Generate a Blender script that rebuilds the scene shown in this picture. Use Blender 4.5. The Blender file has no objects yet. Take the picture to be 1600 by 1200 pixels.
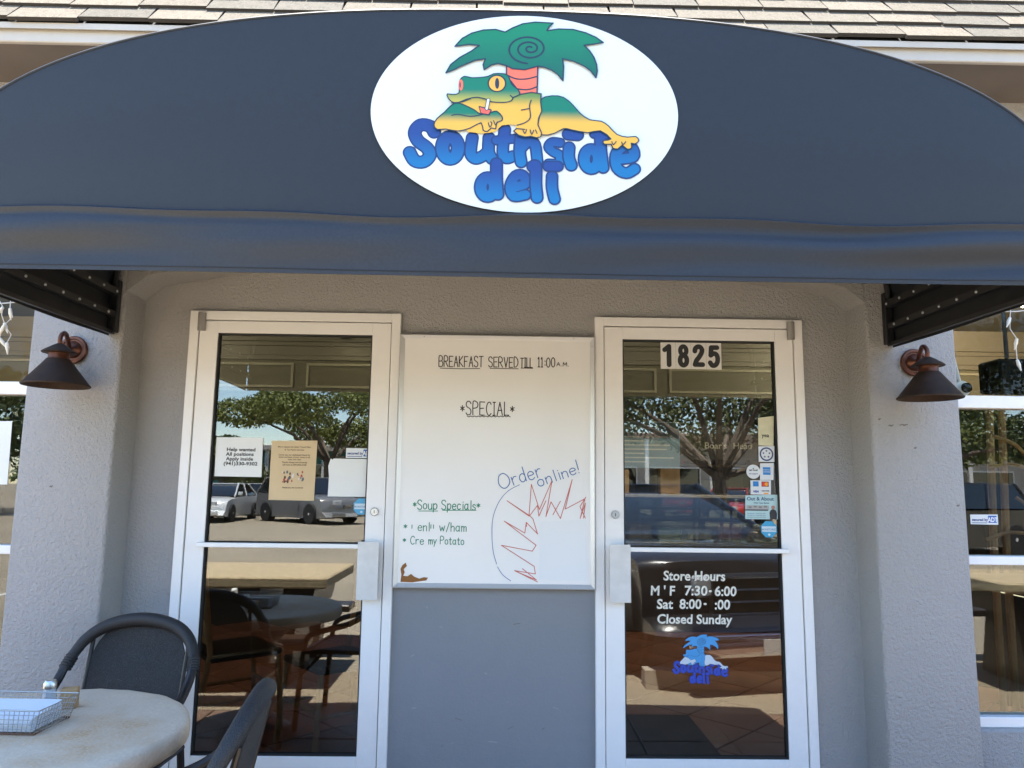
import bpy, bmesh, math, random
import numpy as np
from mathutils import Vector, Matrix
random.seed(7)
S = bpy.context.scene
COL = S.collection
PI = math.pi

# ------------------------------------------------------------------ camera, sky, sun, exposure
CAM = Vector((.018, -3.495, 1.385)); YAW, PITCH, ROLL = .0151, .1356, .0126; FPX = 1155.0
def _axes():
    cy, sy, cp, sp = math.cos(YAW), math.sin(YAW), math.cos(PITCH), math.sin(PITCH)
    f = Vector((sy*cp, cy*cp, sp)); r = Vector((cy, -sy, 0)); u = r.cross(f)
    c, s = math.cos(ROLL), math.sin(ROLL)
    return r*c + u*s, u*c - r*s, f
RX, UX, FX = _axes()
cam = bpy.data.objects.new('camera', bpy.data.cameras.new('camera')); COL.objects.link(cam)
M = Matrix((RX, UX, -FX)).transposed().to_4x4(); M.translation = CAM
cam.matrix_world = M
cam.data.sensor_width = 36; cam.data.lens = FPX*36/1600; cam.data.clip_start = .05; cam.data.clip_end = 2000
S.camera = cam
def P(px, py, y=0.0):
    """a spot of the photograph measured onto the vertical plane Y = y of the real place -> (x, z)"""
    d = FX + RX*((px-800)/FPX) - UX*((py-600)/FPX)
    t = (y - CAM.y)/d.y
    q = CAM + d*t
    return q.x, q.z

SUN = Vector((-.03, .14, .98)).normalized()
w = bpy.data.worlds.new('World'); S.world = w; w.use_nodes = True
nt = w.node_tree; bg = nt.nodes['Background']
sky = nt.nodes.new('ShaderNodeTexSky'); sky.sky_type = 'NISHITA'; sky.sun_disc = False
sky.sun_elevation = math.asin(SUN.z); sky.sun_rotation = math.atan2(SUN.x, SUN.y)
sky.air_density = 1.0; sky.dust_density = 0; sky.ozone_density = 2.5
nt.links.new(sky.outputs[0], bg.inputs[0]); bg.inputs[1].default_value = .10
sl = bpy.data.lights.new('sun', 'SUN'); sl.energy = 4.2; sl.angle = math.radians(.5); sl.color = (1, .95, .87)
so = bpy.data.objects.new('sun', sl); COL.objects.link(so)
so.rotation_euler = SUN.to_track_quat('Z', 'Y').to_euler(); so.location = SUN*40
vs = S.view_settings; vs.view_transform = 'Standard'; vs.look = 'None'; vs.gamma = 1; vs.use_curve_mapping = False
vs.exposure = 2.85
S.cycles.max_bounces = 8; S.cycles.transparent_max_bounces = 16; S.cycles.caustics_reflective = False; S.cycles.caustics_refractive = False

# ------------------------------------------------------------------ materials
MATS = {}
def mat(name, rgb, rough=.6, metal=0, noise=None, bump=None, spec=.5, coat=0, grain=None, emit=None, alpha=None):
    if name in MATS: return MATS[name]
    m = bpy.data.materials.new(name); m.use_nodes = True; t = m.node_tree; N = t.nodes; L = t.links
    b = N['Principled BSDF']; b.inputs['Base Color'].default_value = (*rgb, 1); b.inputs['Roughness'].default_value = rough
    b.inputs['Metallic'].default_value = metal; b.inputs['Specular IOR Level'].default_value = spec; b.inputs['Coat Weight'].default_value = coat
    tc = N.new('ShaderNodeTexCoord'); src = tc.outputs['Object']
    col = None
    def layer(col, scale, amt, rgb2=None, detail=5, lo=.3, hi=.7):
        n = N.new('ShaderNodeTexNoise'); n.inputs['Scale'].default_value = scale; n.inputs['Detail'].default_value = detail
        L.new(src, n.inputs['Vector'])
        r = N.new('ShaderNodeMapRange'); r.inputs[1].default_value = lo; r.inputs[2].default_value = hi
        r.inputs[3].default_value = 0; r.inputs[4].default_value = 1; L.new(n.outputs[0], r.inputs[0])
        mx = N.new('ShaderNodeMix'); mx.data_type = 'RGBA'
        L.new(r.outputs[0], mx.inputs[0])
        c2 = rgb2 or tuple(c*(1-amt) for c in rgb)
        if col is None: mx.inputs[6].default_value = (*[c*(1+amt*.5) for c in rgb], 1)
        else: L.new(col, mx.inputs[6])
        mx.inputs[7].default_value = (*c2, 1)
        return mx.outputs[2]
    if noise: col = layer(None, noise[0], noise[1])
    for g in (grain or []): col = layer(col, *g) if col is not None else layer(None, *g)
    if col is not None: L.new(col, b.inputs['Base Color'])
    if bump:
        hs = None
        for (kind, sc, st) in bump:
            if kind == 'n':
                n = N.new('ShaderNodeTexNoise'); n.inputs['Scale'].default_value = sc; n.inputs['Detail'].default_value = 4
            elif kind == 'v':
                n = N.new('ShaderNodeTexVoronoi'); n.inputs['Scale'].default_value = sc
            else:
                n = N.new('ShaderNodeTexWave'); n.inputs['Scale'].default_value = sc; n.bands_direction = kind.upper()
            L.new(src, n.inputs['Vector'])
            bp = N.new('ShaderNodeBump'); bp.inputs['Strength'].default_value = st; bp.inputs['Distance'].default_value = .01
            L.new(n.outputs[0], bp.inputs['Height'])
            if hs: L.new(hs, bp.inputs['Normal'])
            hs = bp.outputs[0]
        L.new(hs, b.inputs['Normal'])
    if emit: b.inputs['Emission Color'].default_value = (*emit[0], 1); b.inputs['Emission Strength'].default_value = emit[1]
    MATS[name] = m; return m
def gradient(name, z0, z1, c0, c1, rough=.45):
    if name in MATS: return MATS[name]
    m = mat(name, c0, rough); t = m.node_tree; N = t.nodes; L = t.links
    tc = N.new('ShaderNodeTexCoord'); sp = N.new('ShaderNodeSeparateXYZ'); L.new(tc.outputs['Object'], sp.inputs[0])
    r = N.new('ShaderNodeMapRange'); r.inputs[1].default_value = z0; r.inputs[2].default_value = z1; r.interpolation_type = 'SMOOTHSTEP'
    L.new(sp.outputs[2], r.inputs[0])
    mx = N.new('ShaderNodeMix'); mx.data_type = 'RGBA'; L.new(r.outputs[0], mx.inputs[0])
    mx.inputs[6].default_value = (*c0, 1); mx.inputs[7].default_value = (*c1, 1)
    L.new(mx.outputs[2], N['Principled BSDF'].inputs['Base Color']); return m
def glass(name, tint=(.86, .9, .88), f0=.05, rough=0.0):
    m = bpy.data.materials.new(name); m.use_nodes = True; t = m.node_tree; N = t.nodes; L = t.links
    N.remove(N['Principled BSDF']); out = N['Material Output']
    tr = N.new('ShaderNodeBsdfTransparent'); tr.inputs[0].default_value = (*tint, 1)
    gl = N.new('ShaderNodeBsdfGlossy'); gl.inputs['Roughness'].default_value = rough; gl.inputs[0].default_value = (1, 1, 1, 1)
    lw = N.new('ShaderNodeLayerWeight'); lw.inputs[0].default_value = .5
    p = N.new('ShaderNodeMath'); p.operation = 'POWER'; p.inputs[1].default_value = 5; L.new(lw.outputs['Facing'], p.inputs[0])
    ma = N.new('ShaderNodeMath'); ma.operation = 'MULTIPLY_ADD'; ma.inputs[1].default_value = 1-f0; ma.inputs[2].default_value = f0
    L.new(p.outputs[0], ma.inputs[0])
    mx = N.new('ShaderNodeMixShader'); L.new(ma.outputs[0], mx.inputs[0]); L.new(tr.outputs[0], mx.inputs[1]); L.new(gl.outputs[0], mx.inputs[2])
    L.new(mx.outputs[0], out.inputs[0]); return m

# ------------------------------------------------------------------ mesh helpers
class MB:
    def __init__(s): s.bm = bmesh.new()
    def box(s, x0, x1, y0, y1, z0, z1, bev=0, seg=1, mx=None):
        m = Matrix.Translation(((x0+x1)/2, (y0+y1)/2, (z0+z1)/2)) @ Matrix.Diagonal((abs(x1-x0), abs(y1-y0), abs(z1-z0), 1))
        if mx is not None: m = mx @ m
        r = bmesh.ops.create_cube(s.bm, size=1, matrix=m)
        if bev:
            es = list({e for v in r['verts'] for e in v.link_edges})
            bmesh.ops.bevel(s.bm, geom=es, offset=bev, segments=seg, profile=.5, affect='EDGES', clamp_overlap=True)
        return s
    def tube(s, pts, r, seg=8, closed=False, flat=1.0):
        pts = [Vector(p) for p in pts]; n = len(pts); rings = []
        rr = r if isinstance(r, (list, tuple)) else [r]*n
        prev = None
        for i, p in enumerate(pts):
            a = pts[i-1] if (i > 0 or closed) else p; b = pts[(i+1) % n] if (i < n-1 or closed) else p
            d = (b-a).normalized() if (b-a).length > 1e-9 else Vector((0, 0, 1))
            if prev is None:
                up = Vector((0, 0, 1)) if abs(d.z) < .9 else Vector((1, 0, 0))
                u = d.cross(up).normalized()
            else:
                u = (prev - d*prev.dot(d)); u = u.normalized() if u.length > 1e-6 else d.orthogonal().normalized()
            prev = u; v = d.cross(u)
            rings.append([s.bm.verts.new(p + (u*math.cos(2*PI*k/seg) + v*math.sin(2*PI*k/seg)*flat)*rr[i]) for k in range(seg)])
        for i in range(n if closed else n-1):
            A, B = rings[i], rings[(i+1) % n]
            for k in range(seg):
                try: s.bm.faces.new((A[k], A[(k+1) % seg], B[(k+1) % seg], B[k]))
                except ValueError: pass
        if not closed:
            s.bm.faces.new(rings[0][::-1]); s.bm.faces.new(rings[-1])
        return s
    def lathe(s, prof, c=(0, 0, 0), seg=24, axis='Z', closed=False):
        c = Vector(c); rings = []
        for (r, h) in prof:
            ring = []
            for k in range(seg):
                a = 2*PI*k/seg; q = Vector((r*math.cos(a), r*math.sin(a), h))
                if axis == 'Y': q = Vector((q.x, -q.z, q.y))
                if axis == 'X': q = Vector((q.z, q.x, q.y))
                ring.append(s.bm.verts.new(c+q))
            rings.append(ring)
        for i in range(len(rings)-1):
            for k in range(seg):
                s.bm.faces.new((rings[i][k], rings[i][(k+1) % seg], rings[i+1][(k+1) % seg], rings[i+1][k]))
        if closed: 
            for k in range(seg): s.bm.faces.new((rings[-1][k], rings[-1][(k+1) % seg], rings[0][(k+1) % seg], rings[0][k]))
        else:
            s.bm.faces.new(rings[0][::-1]); s.bm.faces.new(rings[-1])
        return s
    def prism(s, poly, a, b, axis='Y'):
        def q(p, t):
            return {'Y': (p[0], t, p[1]), 'X': (t, p[0], p[1]), 'Z': (p[0], p[1], t)}[axis]
        A = [s.bm.verts.new(q(p, a)) for p in poly]; B = [s.bm.verts.new(q(p, b)) for p in poly]
        n = len(poly)
        for i in range(n): s.bm.faces.new((A[i], A[(i+1) % n], B[(i+1) % n], B[i]))
        s.bm.faces.new(A[::-1]); s.bm.faces.new(B); return s
    def grid(s, fn, nu, nv):
        V = [[s.bm.verts.new(fn(i/nu, j/nv)) for i in range(nu+1)] for j in range(nv+1)]
        for j in range(nv):
            for i in range(nu): s.bm.faces.new((V[j][i], V[j][i+1], V[j+1][i+1], V[j+1][i]))
        return s
    def shell(s, fn, nu, nv, th):
        """a cloth-like sheet with real thickness: fn(u,v,k) with k = 0 outside, 1 inside"""
        A = [[s.bm.verts.new(fn(i/nu, j/nv, 0)) for i in range(nu+1)] for j in range(nv+1)]
        B = [[s.bm.verts.new(fn(i/nu, j/nv, th)) for i in range(nu+1)] for j in range(nv+1)]
        for j in range(nv):
            for i in range(nu):
                s.bm.faces.new((A[j][i], A[j][i+1], A[j+1][i+1], A[j+1][i])); s.bm.faces.new((B[j+1][i], B[j+1][i+1], B[j][i+1], B[j][i]))
        for i in range(nu):
            s.bm.faces.new((A[0][i], B[0][i], B[0][i+1], A[0][i+1])); s.bm.faces.new((A[nv][i+1], B[nv][i+1], B[nv][i], A[nv][i]))
        for j in range(nv):
            s.bm.faces.new((A[j+1][0], B[j+1][0], B[j][0], A[j][0])); s.bm.faces.new((A[j][nu], B[j][nu], B[j+1][nu], A[j+1][nu]))
        return s
    def poly(s, pts):
        s.bm.faces.new([s.bm.verts.new(p) for p in pts]); return s
WM = {}
def link(name, me, m, parent=None):
    o = bpy.data.objects.new(name, me); COL.objects.link(o)
    if m is not None and not me.materials: me.materials.append(m)
    if parent is not None: o.parent = parent
    return o
def obj(name, mb, m, parent=None, local=False, angle=35, loc=None):
    """one mesh object; world coordinates unless local, moved into the parent's space"""
    bm = mb.bm
    bmesh.ops.recalc_face_normals(bm, faces=bm.faces[:])
    if loc is not None: bmesh.ops.translate(bm, verts=bm.verts[:], vec=-Vector(loc))
    elif parent is not None and not local and parent.name in WM:
        bmesh.ops.transform(bm, matrix=WM[parent.name].inverted(), verts=bm.verts[:])
    me = bpy.data.meshes.new(name); bm.to_mesh(me); bm.free()
    me.polygons.foreach_set('use_smooth', [True]*len(me.polygons))
    me.set_sharp_from_angle(angle=math.radians(angle))
    o = link(name, me, m, parent)
    if parent is not None and parent.name in WM: WM[o.name] = WM[parent.name]
    if loc is not None:
        o.location = loc; base = Matrix.Translation(loc)
        WM[o.name] = base
        if parent is not None and parent.name in WM: o.location = WM[parent.name].inverted() @ Vector(loc)
    return o
def tag(o, label=None, cat=None, group=None, kind=None):
    if label: o['label'] = label
    if cat: o['category'] = cat
    if group: o['group'] = group
    if kind: o['kind'] = kind
    return o
def thing(name, label, cat, loc=(0, 0, 0), rotz=0, group=None):
    o = bpy.data.objects.new(name, None); o.empty_display_size = .1; COL.objects.link(o)
    o.location = loc; o.rotation_euler = (0, 0, rotz)
    WM[o.name] = Matrix.Translation(loc) @ Matrix.Rotation(rotz, 4, 'Z')
    return tag(o, label, cat, group)
def struct(name, mb, m, label, **k): return tag(obj(name, mb, m, **k), label, None, None, 'structure')
def copy_tree(o, parent=None):
    c = o.copy(); COL.objects.link(c)
    if parent is not None: c.parent = parent
    for ch in list(o.children): copy_tree(ch, c)
    return c
def smooth(pts, n=4, closed=False):
    P_ = [np.array(p, float) for p in pts]; N_ = len(P_); out = []
    for i in range(N_ if closed else N_-1):
        p0 = P_[i-1] if (i > 0 or closed) else P_[i]; p1 = P_[i]; p2 = P_[(i+1) % N_]; p3 = P_[(i+2) % N_] if (closed or i+2 < N_) else p2
        for k in range(n):
            t = k/n
            out.append(tuple(.5*((2*p1) + (-p0+p2)*t + (2*p0-5*p1+4*p2-p3)*t*t + (-p0+3*p1-3*p2+p3)*t**3)))
    if not closed: out.append(tuple(P_[-1]))
    return out

# ---- flat print: a distance field over strokes and outlines, cut into one clean flat mesh
def ink_mesh(strokes=(), polys=(), h=.002, grow=0.0):
    """strokes: (points, radius); polys: outlines; in metres on a plane -> verts (u,v), faces"""
    allp = np.array([p for s, r in strokes for p in s] + [p for q in polys for p in q], float)
    rm = max([r for s, r in strokes] + [0]) + grow + 2*h
    lo = allp.min(0)-rm; hi = allp.max(0)+rm
    nx = int((hi[0]-lo[0])/h)+2; ny = int((hi[1]-lo[1])/h)+2
    xs = lo[0]+np.arange(nx)*h; ys = lo[1]+np.arange(ny)*h
    D = np.full((ny, nx), 1e3)
    def seg(Dm, a, b, pad):
        i0 = max(0, int((min(a[0], b[0])-pad-lo[0])/h)); i1 = min(nx, int((max(a[0], b[0])+pad-lo[0])/h)+2)
        j0 = max(0, int((min(a[1], b[1])-pad-lo[1])/h)); j1 = min(ny, int((max(a[1], b[1])+pad-lo[1])/h)+2)
        X, Y = np.meshgrid(xs[i0:i1], ys[j0:j1]); dx, dy = b[0]-a[0], b[1]-a[1]; l2 = dx*dx+dy*dy+1e-12
        t = np.clip(((X-a[0])*dx+(Y-a[1])*dy)/l2, 0, 1)
        return (slice(j0, j1), slice(i0, i1)), np.hypot(X-a[0]-t*dx, Y-a[1]-t*dy)
    for pts, r in strokes:
        q = list(pts)
        if len(q) == 1: q = q*2
        for a, b in zip(q[:-1], q[1:]):
            sl_, d = seg(D, a, b, r+grow+2*h); D[sl_] = np.minimum(D[sl_], d-r)
    for q in polys:
        X, Y = np.meshgrid(xs, ys); inside = np.zeros(D.shape, bool); d0 = np.full(D.shape, 1e3)
        for a, b in zip(q, list(q[1:])+[q[0]]):
            c = ((a[1] > Y) != (b[1] > Y)) & (X < (b[0]-a[0])*(Y-a[1])/((b[1]-a[1]) or 1e-12)+a[0]); inside ^= c
            sl_, d = seg(D, a, b, grow+3*h); d0[sl_] = np.minimum(d0[sl_], d)
        D = np.minimum(D, np.where(inside, -d0, d0))
    D = D-grow
    ins = D < 0
    V = []; F = []; vid = {}
    def vert(key, p):
        k = vid.get(key)
        if k is None: k = vid[key] = len(V); V.append(p)
        return k
    full = ins[:-1, :-1] & ins[1:, :-1] & ins[:-1, 1:] & ins[1:, 1:]
    anyc = ins[:-1, :-1] | ins[1:, :-1] | ins[:-1, 1:] | ins[1:, 1:]
    for j in range(ny-1):
        row = full[j]; d = np.diff(np.concatenate(([0], row.astype(np.int8), [0])))
        for a, b in zip(np.where(d == 1)[0], np.where(d == -1)[0]):
            F.append([vert((j, a), (xs[a], ys[j])), vert((j, b), (xs[b], ys[j])), vert((j+1, b), (xs[b], ys[j+1])), vert((j+1, a), (xs[a], ys[j+1]))])
    for j, i in zip(*np.where(anyc & ~full)):
        cs = [(j, i), (j, i+1), (j+1, i+1), (j+1, i)]; f = []
        for k in range(4):
            a, b = cs[k], cs[(k+1) % 4]; da, db = D[a], D[b]
            if da < 0: f.append(vert(a, (xs[a[1]], ys[a[0]])))
            if (da < 0) != (db < 0):
                t = da/(da-db); t = min(max(t, .02), .98)
                f.append(vert(('e', min(a, b), max(a, b)), (xs[a[1]]+t*(xs[b[1]]-xs[a[1]]), ys[a[0]]+t*(ys[b[0]]-ys[a[0]]))))
        if len(f) >= 3: F.append(f)
    return V, F
def flat(name, V, F, m, parent, y, face='-Y'):
    """flat mesh of (x,z) world points on the plane Y = y, seen from -Y"""
    me = bpy.data.meshes.new(name); inv = WM[parent.name].inverted() if parent is not None and parent.name in WM else Matrix()
    me.from_pydata([inv @ Vector((a, y, b)) for a, b in V], [], F); me.update()
    o = link(name, me, m, parent)
    if parent is not None and parent.name in WM: WM[o.name] = WM[parent.name]
    return o
def ink(name, m, parent, y, strokes=(), polys=(), h=.002, grow=0.0):
    V, F = ink_mesh(strokes, polys, h, grow); return flat(name, V, F, m, parent, y)
def text(name, body, m, parent, x, y, z, size, align='CENTER', offset=0, sx=1, shear=0, rot=0, space=1.0):
    c = bpy.data.curves.new(name, 'FONT'); c.body = body; c.size = size; c.align_x = align; c.offset = offset; c.shear = shear; c.resolution_u = 3
    c.space_character = space
    o = bpy.data.objects.new('tmp', c); COL.objects.link(o)
    dg = bpy.context.evaluated_depsgraph_get(); me = bpy.data.meshes.new_from_object(o.evaluated_get(dg))
    bpy.data.objects.remove(o)
    me.materials.clear()
    ca, sa = math.cos(rot), math.sin(rot); inv = WM[parent.name].inverted() if parent is not None and parent.name in WM else Matrix()
    for v in me.vertices:
        a, b = v.co.x*sx, v.co.y; v.co = inv @ Vector((x+a*ca-b*sa, y, z+a*sa+b*ca))
    o = link(name, me, m, parent)
    if parent is not None and parent.name in WM: WM[o.name] = WM[parent.name]
    return o
GL = {'B': '0 0 0 10 3 10 4 8 3 5.5 0 5.2|3 5.5 4.5 3.5 4.3 1 3 0 0 0', 'R': '0 0 0 10 3 10 4.2 8 3.5 5.5 0 5|1.5 5 4.5 0', 'E': '4 0 0 0 0 10 4 10|0 5 3.2 5.2',
 'A': '0 0 2.2 10 4.5 0|.8 3.8 3.8 3.8', 'K': '0 0 0 10|4 10 0 5 4.5 0', 'F': '0 0 0 10 4 10|0 5.4 3 5.4', 'S': '4 8.5 3 10 1 10 0 8.2 .6 6.2 3.4 4.4 4.2 2.4 3.4 .3 1.2 0 0 1.4',
 'T': '2.2 0 2.2 10|0 10 4.6 10', 'V': '0 10 2.2 0 4.4 10', 'D': '0 0 0 10 2.4 9.6 4.2 7 4.2 3.2 2.4 .3 0 0', 'I': '1 0 1 10|0 10 2 10|0 0 2 0', 'L': '0 10 0 0 3.6 0',
 '1': '1 0 1 10 0 8.6|0 0 2 0', '0': '2 10 .5 8.5 0 5 .5 1.5 2 0 3.5 1.5 4 5 3.5 8.5 2 10', ':': '1 2.2 1 2.7|1 6.2 1 6.7', 'M': '0 0 .4 10 2.5 3 4.6 10 5 0', '.': '.5 0 .5 .4',
 'P': '0 0 0 10 3 10 4.2 8 3.4 5.6 0 5', 'C': '4 8.4 2.8 10 1 9 0 5 1 1 2.6 0 4 1.4', '*': '1.5 7 1.5 3|0 6 3 4|0 4 3 6', 'O': '4 10.5 1.5 10 0 6.5 0 3 1.6 .2 4 .2 6.2 3 6.2 7 4.6 10 3 10.6',
 'o': '1.8 6 .4 5 0 3 .5 .8 1.8 0 3.2 .8 3.6 3 3.2 5.2 1.8 6', 'u': '0 6 .2 1.4 1.4 0 2.8 .6 3.6 2.4|3.6 6 3.7 0', 'p': '.2 6 0 -3|.2 4.6 1.6 6 3.2 5.4 3.7 3.2 3 .6 1.4 0 .2 1.4',
 'e': '.2 3.2 3.4 3.4 3.2 5.2 1.8 6 .4 5 0 2.6 .8 .4 2.2 0 3.5 1', 'c': '3.3 5 2 6 .6 5.2 0 3 .6 .6 2 0 3.3 1', 'i': '1 0 1 6|1 8 1 8.3', 'a': '3.3 4.8 2 6 .6 5 0 2.8 .6 .6 1.8 0 3 1.2 3.4 3|3.4 6 3.4 1 4 0',
 'l': '1 10 1 0', 's': '3 5 1.6 6 .3 4.8 1 3.4 2.8 2.4 2.8 .8 1.4 0 0 .9', 'n': '0 6 .2 0|.2 4.2 1.4 5.8 2.8 5.6 3.3 4 3.3 0', 't': '1.4 8.6 1.4 .8 2 0 3 .4|0 6 3 6', 'w': '0 6 1.2 0 2.5 4.4 3.8 0 5 6',
 '/': '0 -1 3 10', 'h': '0 10 0 0|0 4 1.4 5.8 2.8 5.4 3.2 4 3.2 0', 'm': '0 6 .1 0|.1 4.2 1.2 5.8 2.2 5 2.3 0|2.3 4.2 3.4 5.8 4.5 5 4.6 0', 'r': '0 6 .2 0|.2 4 1.4 5.8 2.8 5.6', 'y': '0 6 1.6 .6|3.4 6 1.6 .6 .6 -3',
 'd': '3.3 4.8 2 6 .6 5 0 2.8 .6 .6 1.8 0 3 1.2 3.4 3|3.4 10.5 3.4 0', '!': '.6 12 .3 3|.1 .2 .1 .6', "'": '.5 10 .4 8', '|': '.5 7 .5 3'}
GW = {k: max(float(a) for seg in v.split('|') if seg for a in seg.split()[0::2]) for k, v in GL.items() if k != '|'}; GW['|'] = 1
def hand(body, x, z, H, r, sx=1.0, gap=1.5, rot=0.0, align='L', jit=.25):
    """handwritten strokes in metres"""
    out = []; cx = 0.0
    for ch in body:
        if ch == ' ': cx += 3.4; continue
        g = ['0 7 0 3'] if ch == '|' else GL[ch].split('|'); dz = random.uniform(-jit, jit)
        for s in g:
            n = [float(q) for q in s.split()]; pts = [(cx+n[i]+random.uniform(-jit, jit)*.3, n[i+1]+dz+random.uniform(-jit, jit)*.3) for i in range(0, len(n), 2)]
            out.append(smooth(pts, 3) if len(pts) > 2 and ch not in 'AEFKLTVIMw*' else pts)
        cx += GW[ch]+gap
    W = cx-gap; k = H/10; off = -W/2 if align == 'C' else 0
    ca, sa = math.cos(rot), math.sin(rot)
    return [([(x+((a+off)*sx*ca-b*sa)*k, z+((a+off)*sx*sa+b*ca)*k) for a, b in s], r) for s in out], W*sx*k

# ------------------------------------------------------------------ palette
stucco = mat('grey stucco', (.405, .395, .382), .9, noise=(1.6, .1), grain=[(.7, .12), (7, .06), (320, .12)], bump=[('n', 70, .9), ('n', 190, .6)], spec=.2)
stucco_low = mat('smooth grey painted panel', (.25, .26, .275), .75, noise=(2, .06), grain=[(.9, .12), (14, .08)], bump=[('n', 60, .16), ('n', 160, .12)], spec=.3)
alu = mat('white painted aluminium', (.86, .845, .815), .42, noise=(9, .05), grain=[(1.1, .10), (30, .05)], spec=.5)
rubber = mat('black rubber gasket', (.015, .015, .015), .7)
steel = mat('brushed steel', (.55, .55, .53), .35, 1)
paneglass = glass('door glass', (.68, .71, .68), .10)
clearglass = glass('clear transom glass', (.9, .9, .86), .008)
winglass = glass('window glass', (.72, .75, .72), .08)
navy = mat('dark slate awning cloth', (.0155, .0192, .025), .54, noise=(3, .15), grain=[(.8, .25), (120, .35), (38, .12)], bump=[('n', 3.2, .16), ('x', 300, .10)], spec=.42)
black_cloth = mat('black awning underside', (.008, .008, .009), .7, noise=(30, .3))
shingle_mats = [mat('shingle granules '+n, c, .95, bump=[('n', 420, .5)], grain=[(75, .5, None, 3, .36, .64), (200, .6, None, 3, .38, .62), (12, .25)], spec=.1)
                for n, c in (('warm', (.225, .193, .15)), ('tan', (.195, .17, .133)), ('grey', (.165, .148, .12)))]
white_trim = mat('white fascia paint', (.50, .46, .40), .55, noise=(4, .1))
soffit_m = mat('brown soffit', (.16, .135, .115), .8, noise=(3, .15))

# ------------------------------------------------------------------ ground (one low step below the thresholds)
GZ = -.10
asphalt = mat('sun bleached asphalt', (.34, .29, .22), .92, bump=[('n', 160, .5)], grain=[(.5, .22), (120, .4)], spec=.2)
mb = MB(); mb.box(-160, 160, -220, -2.62, -.5, GZ-.02)
lot = struct('parking_lot', mb, asphalt, 'wide pale asphalt parking lot in front of the shop')
line_m = mat('white road paint', (.7, .69, .64), .7, noise=(14, .3))
for i in range(10):
    x = -12+i*2.75; mb = MB(); mb.box(x, x+.1, -9.2, -4.6, GZ-.0185, GZ-.014); obj('parking_line', mb, line_m, lot)
peb = mat('exposed pebble aggregate', (.38, .31, .22), .85, bump=[('v', 60, 1.0)], grain=[(60, .7), (150, .5)], spec=.25)
mb = MB(); mb.box(-60, 60, -2.62, -1.62, -.5, GZ); struct('pebble_strip', mb, peb, 'strip of exposed pebble paving along the sidewalk edge')
mb = MB(); mb.box(-60, 60, -1.62, -.02, -.5, GZ-.012); sw = struct('sidewalk', mb, mat('mortar', (.12, .11, .10), .9), 'shaded tiled sidewalk under the awning')
tile_m = mat('tan paver tile', (.165, .10, .068), .5, noise=(5, .3), bump=[('n', 40, .1)])
tme = None
for i in range(18):
    for j in range(3):
        x, y = -4.8+i*.54, -1.35+j*.54
        if tme is None:
            mb = MB(); mb.box(-.264, .264, -.264, .264, -.0115, 0, .004); o = obj('paver', mb, tile_m, sw); tme = o.data
        else: o = link('paver', tme, None, sw)
        o.location = (x, y, GZ)
# ------------------------------------------------------------------ the building
B = thing('deli_building', 'grey stucco deli front with two glass doors and a shingled mansard roof', 'building')
DOORS = ((-1.4645, -.4645), (.4645, 1.4645)); HEAD = 2.19
mb = MB(); mb.box(-7, 7, -.015, .15, -.5, -.001); obj('foundation', mb, stucco_low, B)
mb = MB(); mb.box(-.4645, .4645, 0, .16, 0, .93, 0); obj('lower_wall_panel', mb, stucco_low, B)
mb = MB(); mb.box(-.4645, .4645, .0, .16, .93, HEAD); mb.box(-1.70, -1.4645, 0, .16, 0, HEAD); mb.box(1.4645, 1.70, 0, .16, 0, HEAD); mb.box(-1.70, 1.70, 0, .16, HEAD, 2.7)
obj('entrance_wall', mb, stucco, B)
for sx in (-1, 1):
    mb = MB(); a, b = sorted((sx*1.692, sx*2.103)); mb.box(a, b, -.19, .18, -.5, 3.31, .014, 2); obj('pier', mb, stucco, B, angle=60)
    a, b = sorted((sx*2.103, sx*7.0)); mb = MB(); mb.box(a, b, -.06, .14, 0, .33, .01); mb.box(a, b, -.06, .14, 2.62, 3.31); obj('side_wall', mb, stucco, B)
    a, b = sorted((sx*4.6, sx*7.0)); mb = MB(); mb.box(a, b, -.058, .12, .33, 2.62); obj('side_wall', mb, stucco, B)
# header over the recess: shallow arch underside
xs = np.linspace(-1.692, 1.692, 41); arch = [(x, 2.30+.16*(1-abs(x/1.692)**2) - .06*max(0, (abs(x)-1.57)/.122)**2) for x in xs]
mb = MB()
scuff = mat('grey scuff mark', (.16, .145, .13), .9)
for cx, cy, l_ in ((1412, 664, 12), (1392, 665, 7), (1374, 655, 3), (1430, 700, 3), (1497, 790, 4), (130, 1010, 5), (80, 760, 4)):
    x, z = P(cx, cy, -.1908); kk = l_/1155*1.65
    ink('scuff_mark', scuff, B, -.1916, [([(x-kk, z-.001), (x-kk*.3, z+.002), (x+kk*.2, z), (x+kk, z+.003)], .0022), ([(x-kk*.2, z-.003), (x+kk*.4, z-.003)], .0014)], h=.001)
rr = random.Random(4)
for k in range(14):
    x, z = rr.uniform(-.42, .42), rr.choice((rr.uniform(.2, .45), rr.uniform(.2, .85))); a = rr.uniform(0, PI); l_ = rr.uniform(.004, .022)
    ink('scuff_mark', mat('pale scuff', (.33, .335, .34), .9) if k % 3 else scuff, B, -.0012, [([(x-l_*math.cos(a), z-l_*math.sin(a)*.5), (x, z+.001), (x+l_*math.cos(a), z+l_*math.sin(a)*.5)], rr.uniform(.0008, .0018))], h=.0009)
mb.prism(arch+[(1.692, 3.31), (-1.692, 3.31)], -.188, -.002); obj('entrance_header', mb, stucco, B, angle=50)
mb = MB(); mb.box(-9, 9, -.40, .15, 3.31, 3.325); mb.box(-9, 9, .16, 7.4, 3.31, 3.33); obj('soffit', mb, soffit_m, B)
mb = MB(); mb.box(-9, 9, -.425, -.40, 3.30, 3.372, .004); obj('fascia', mb, white_trim, B)
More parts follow.
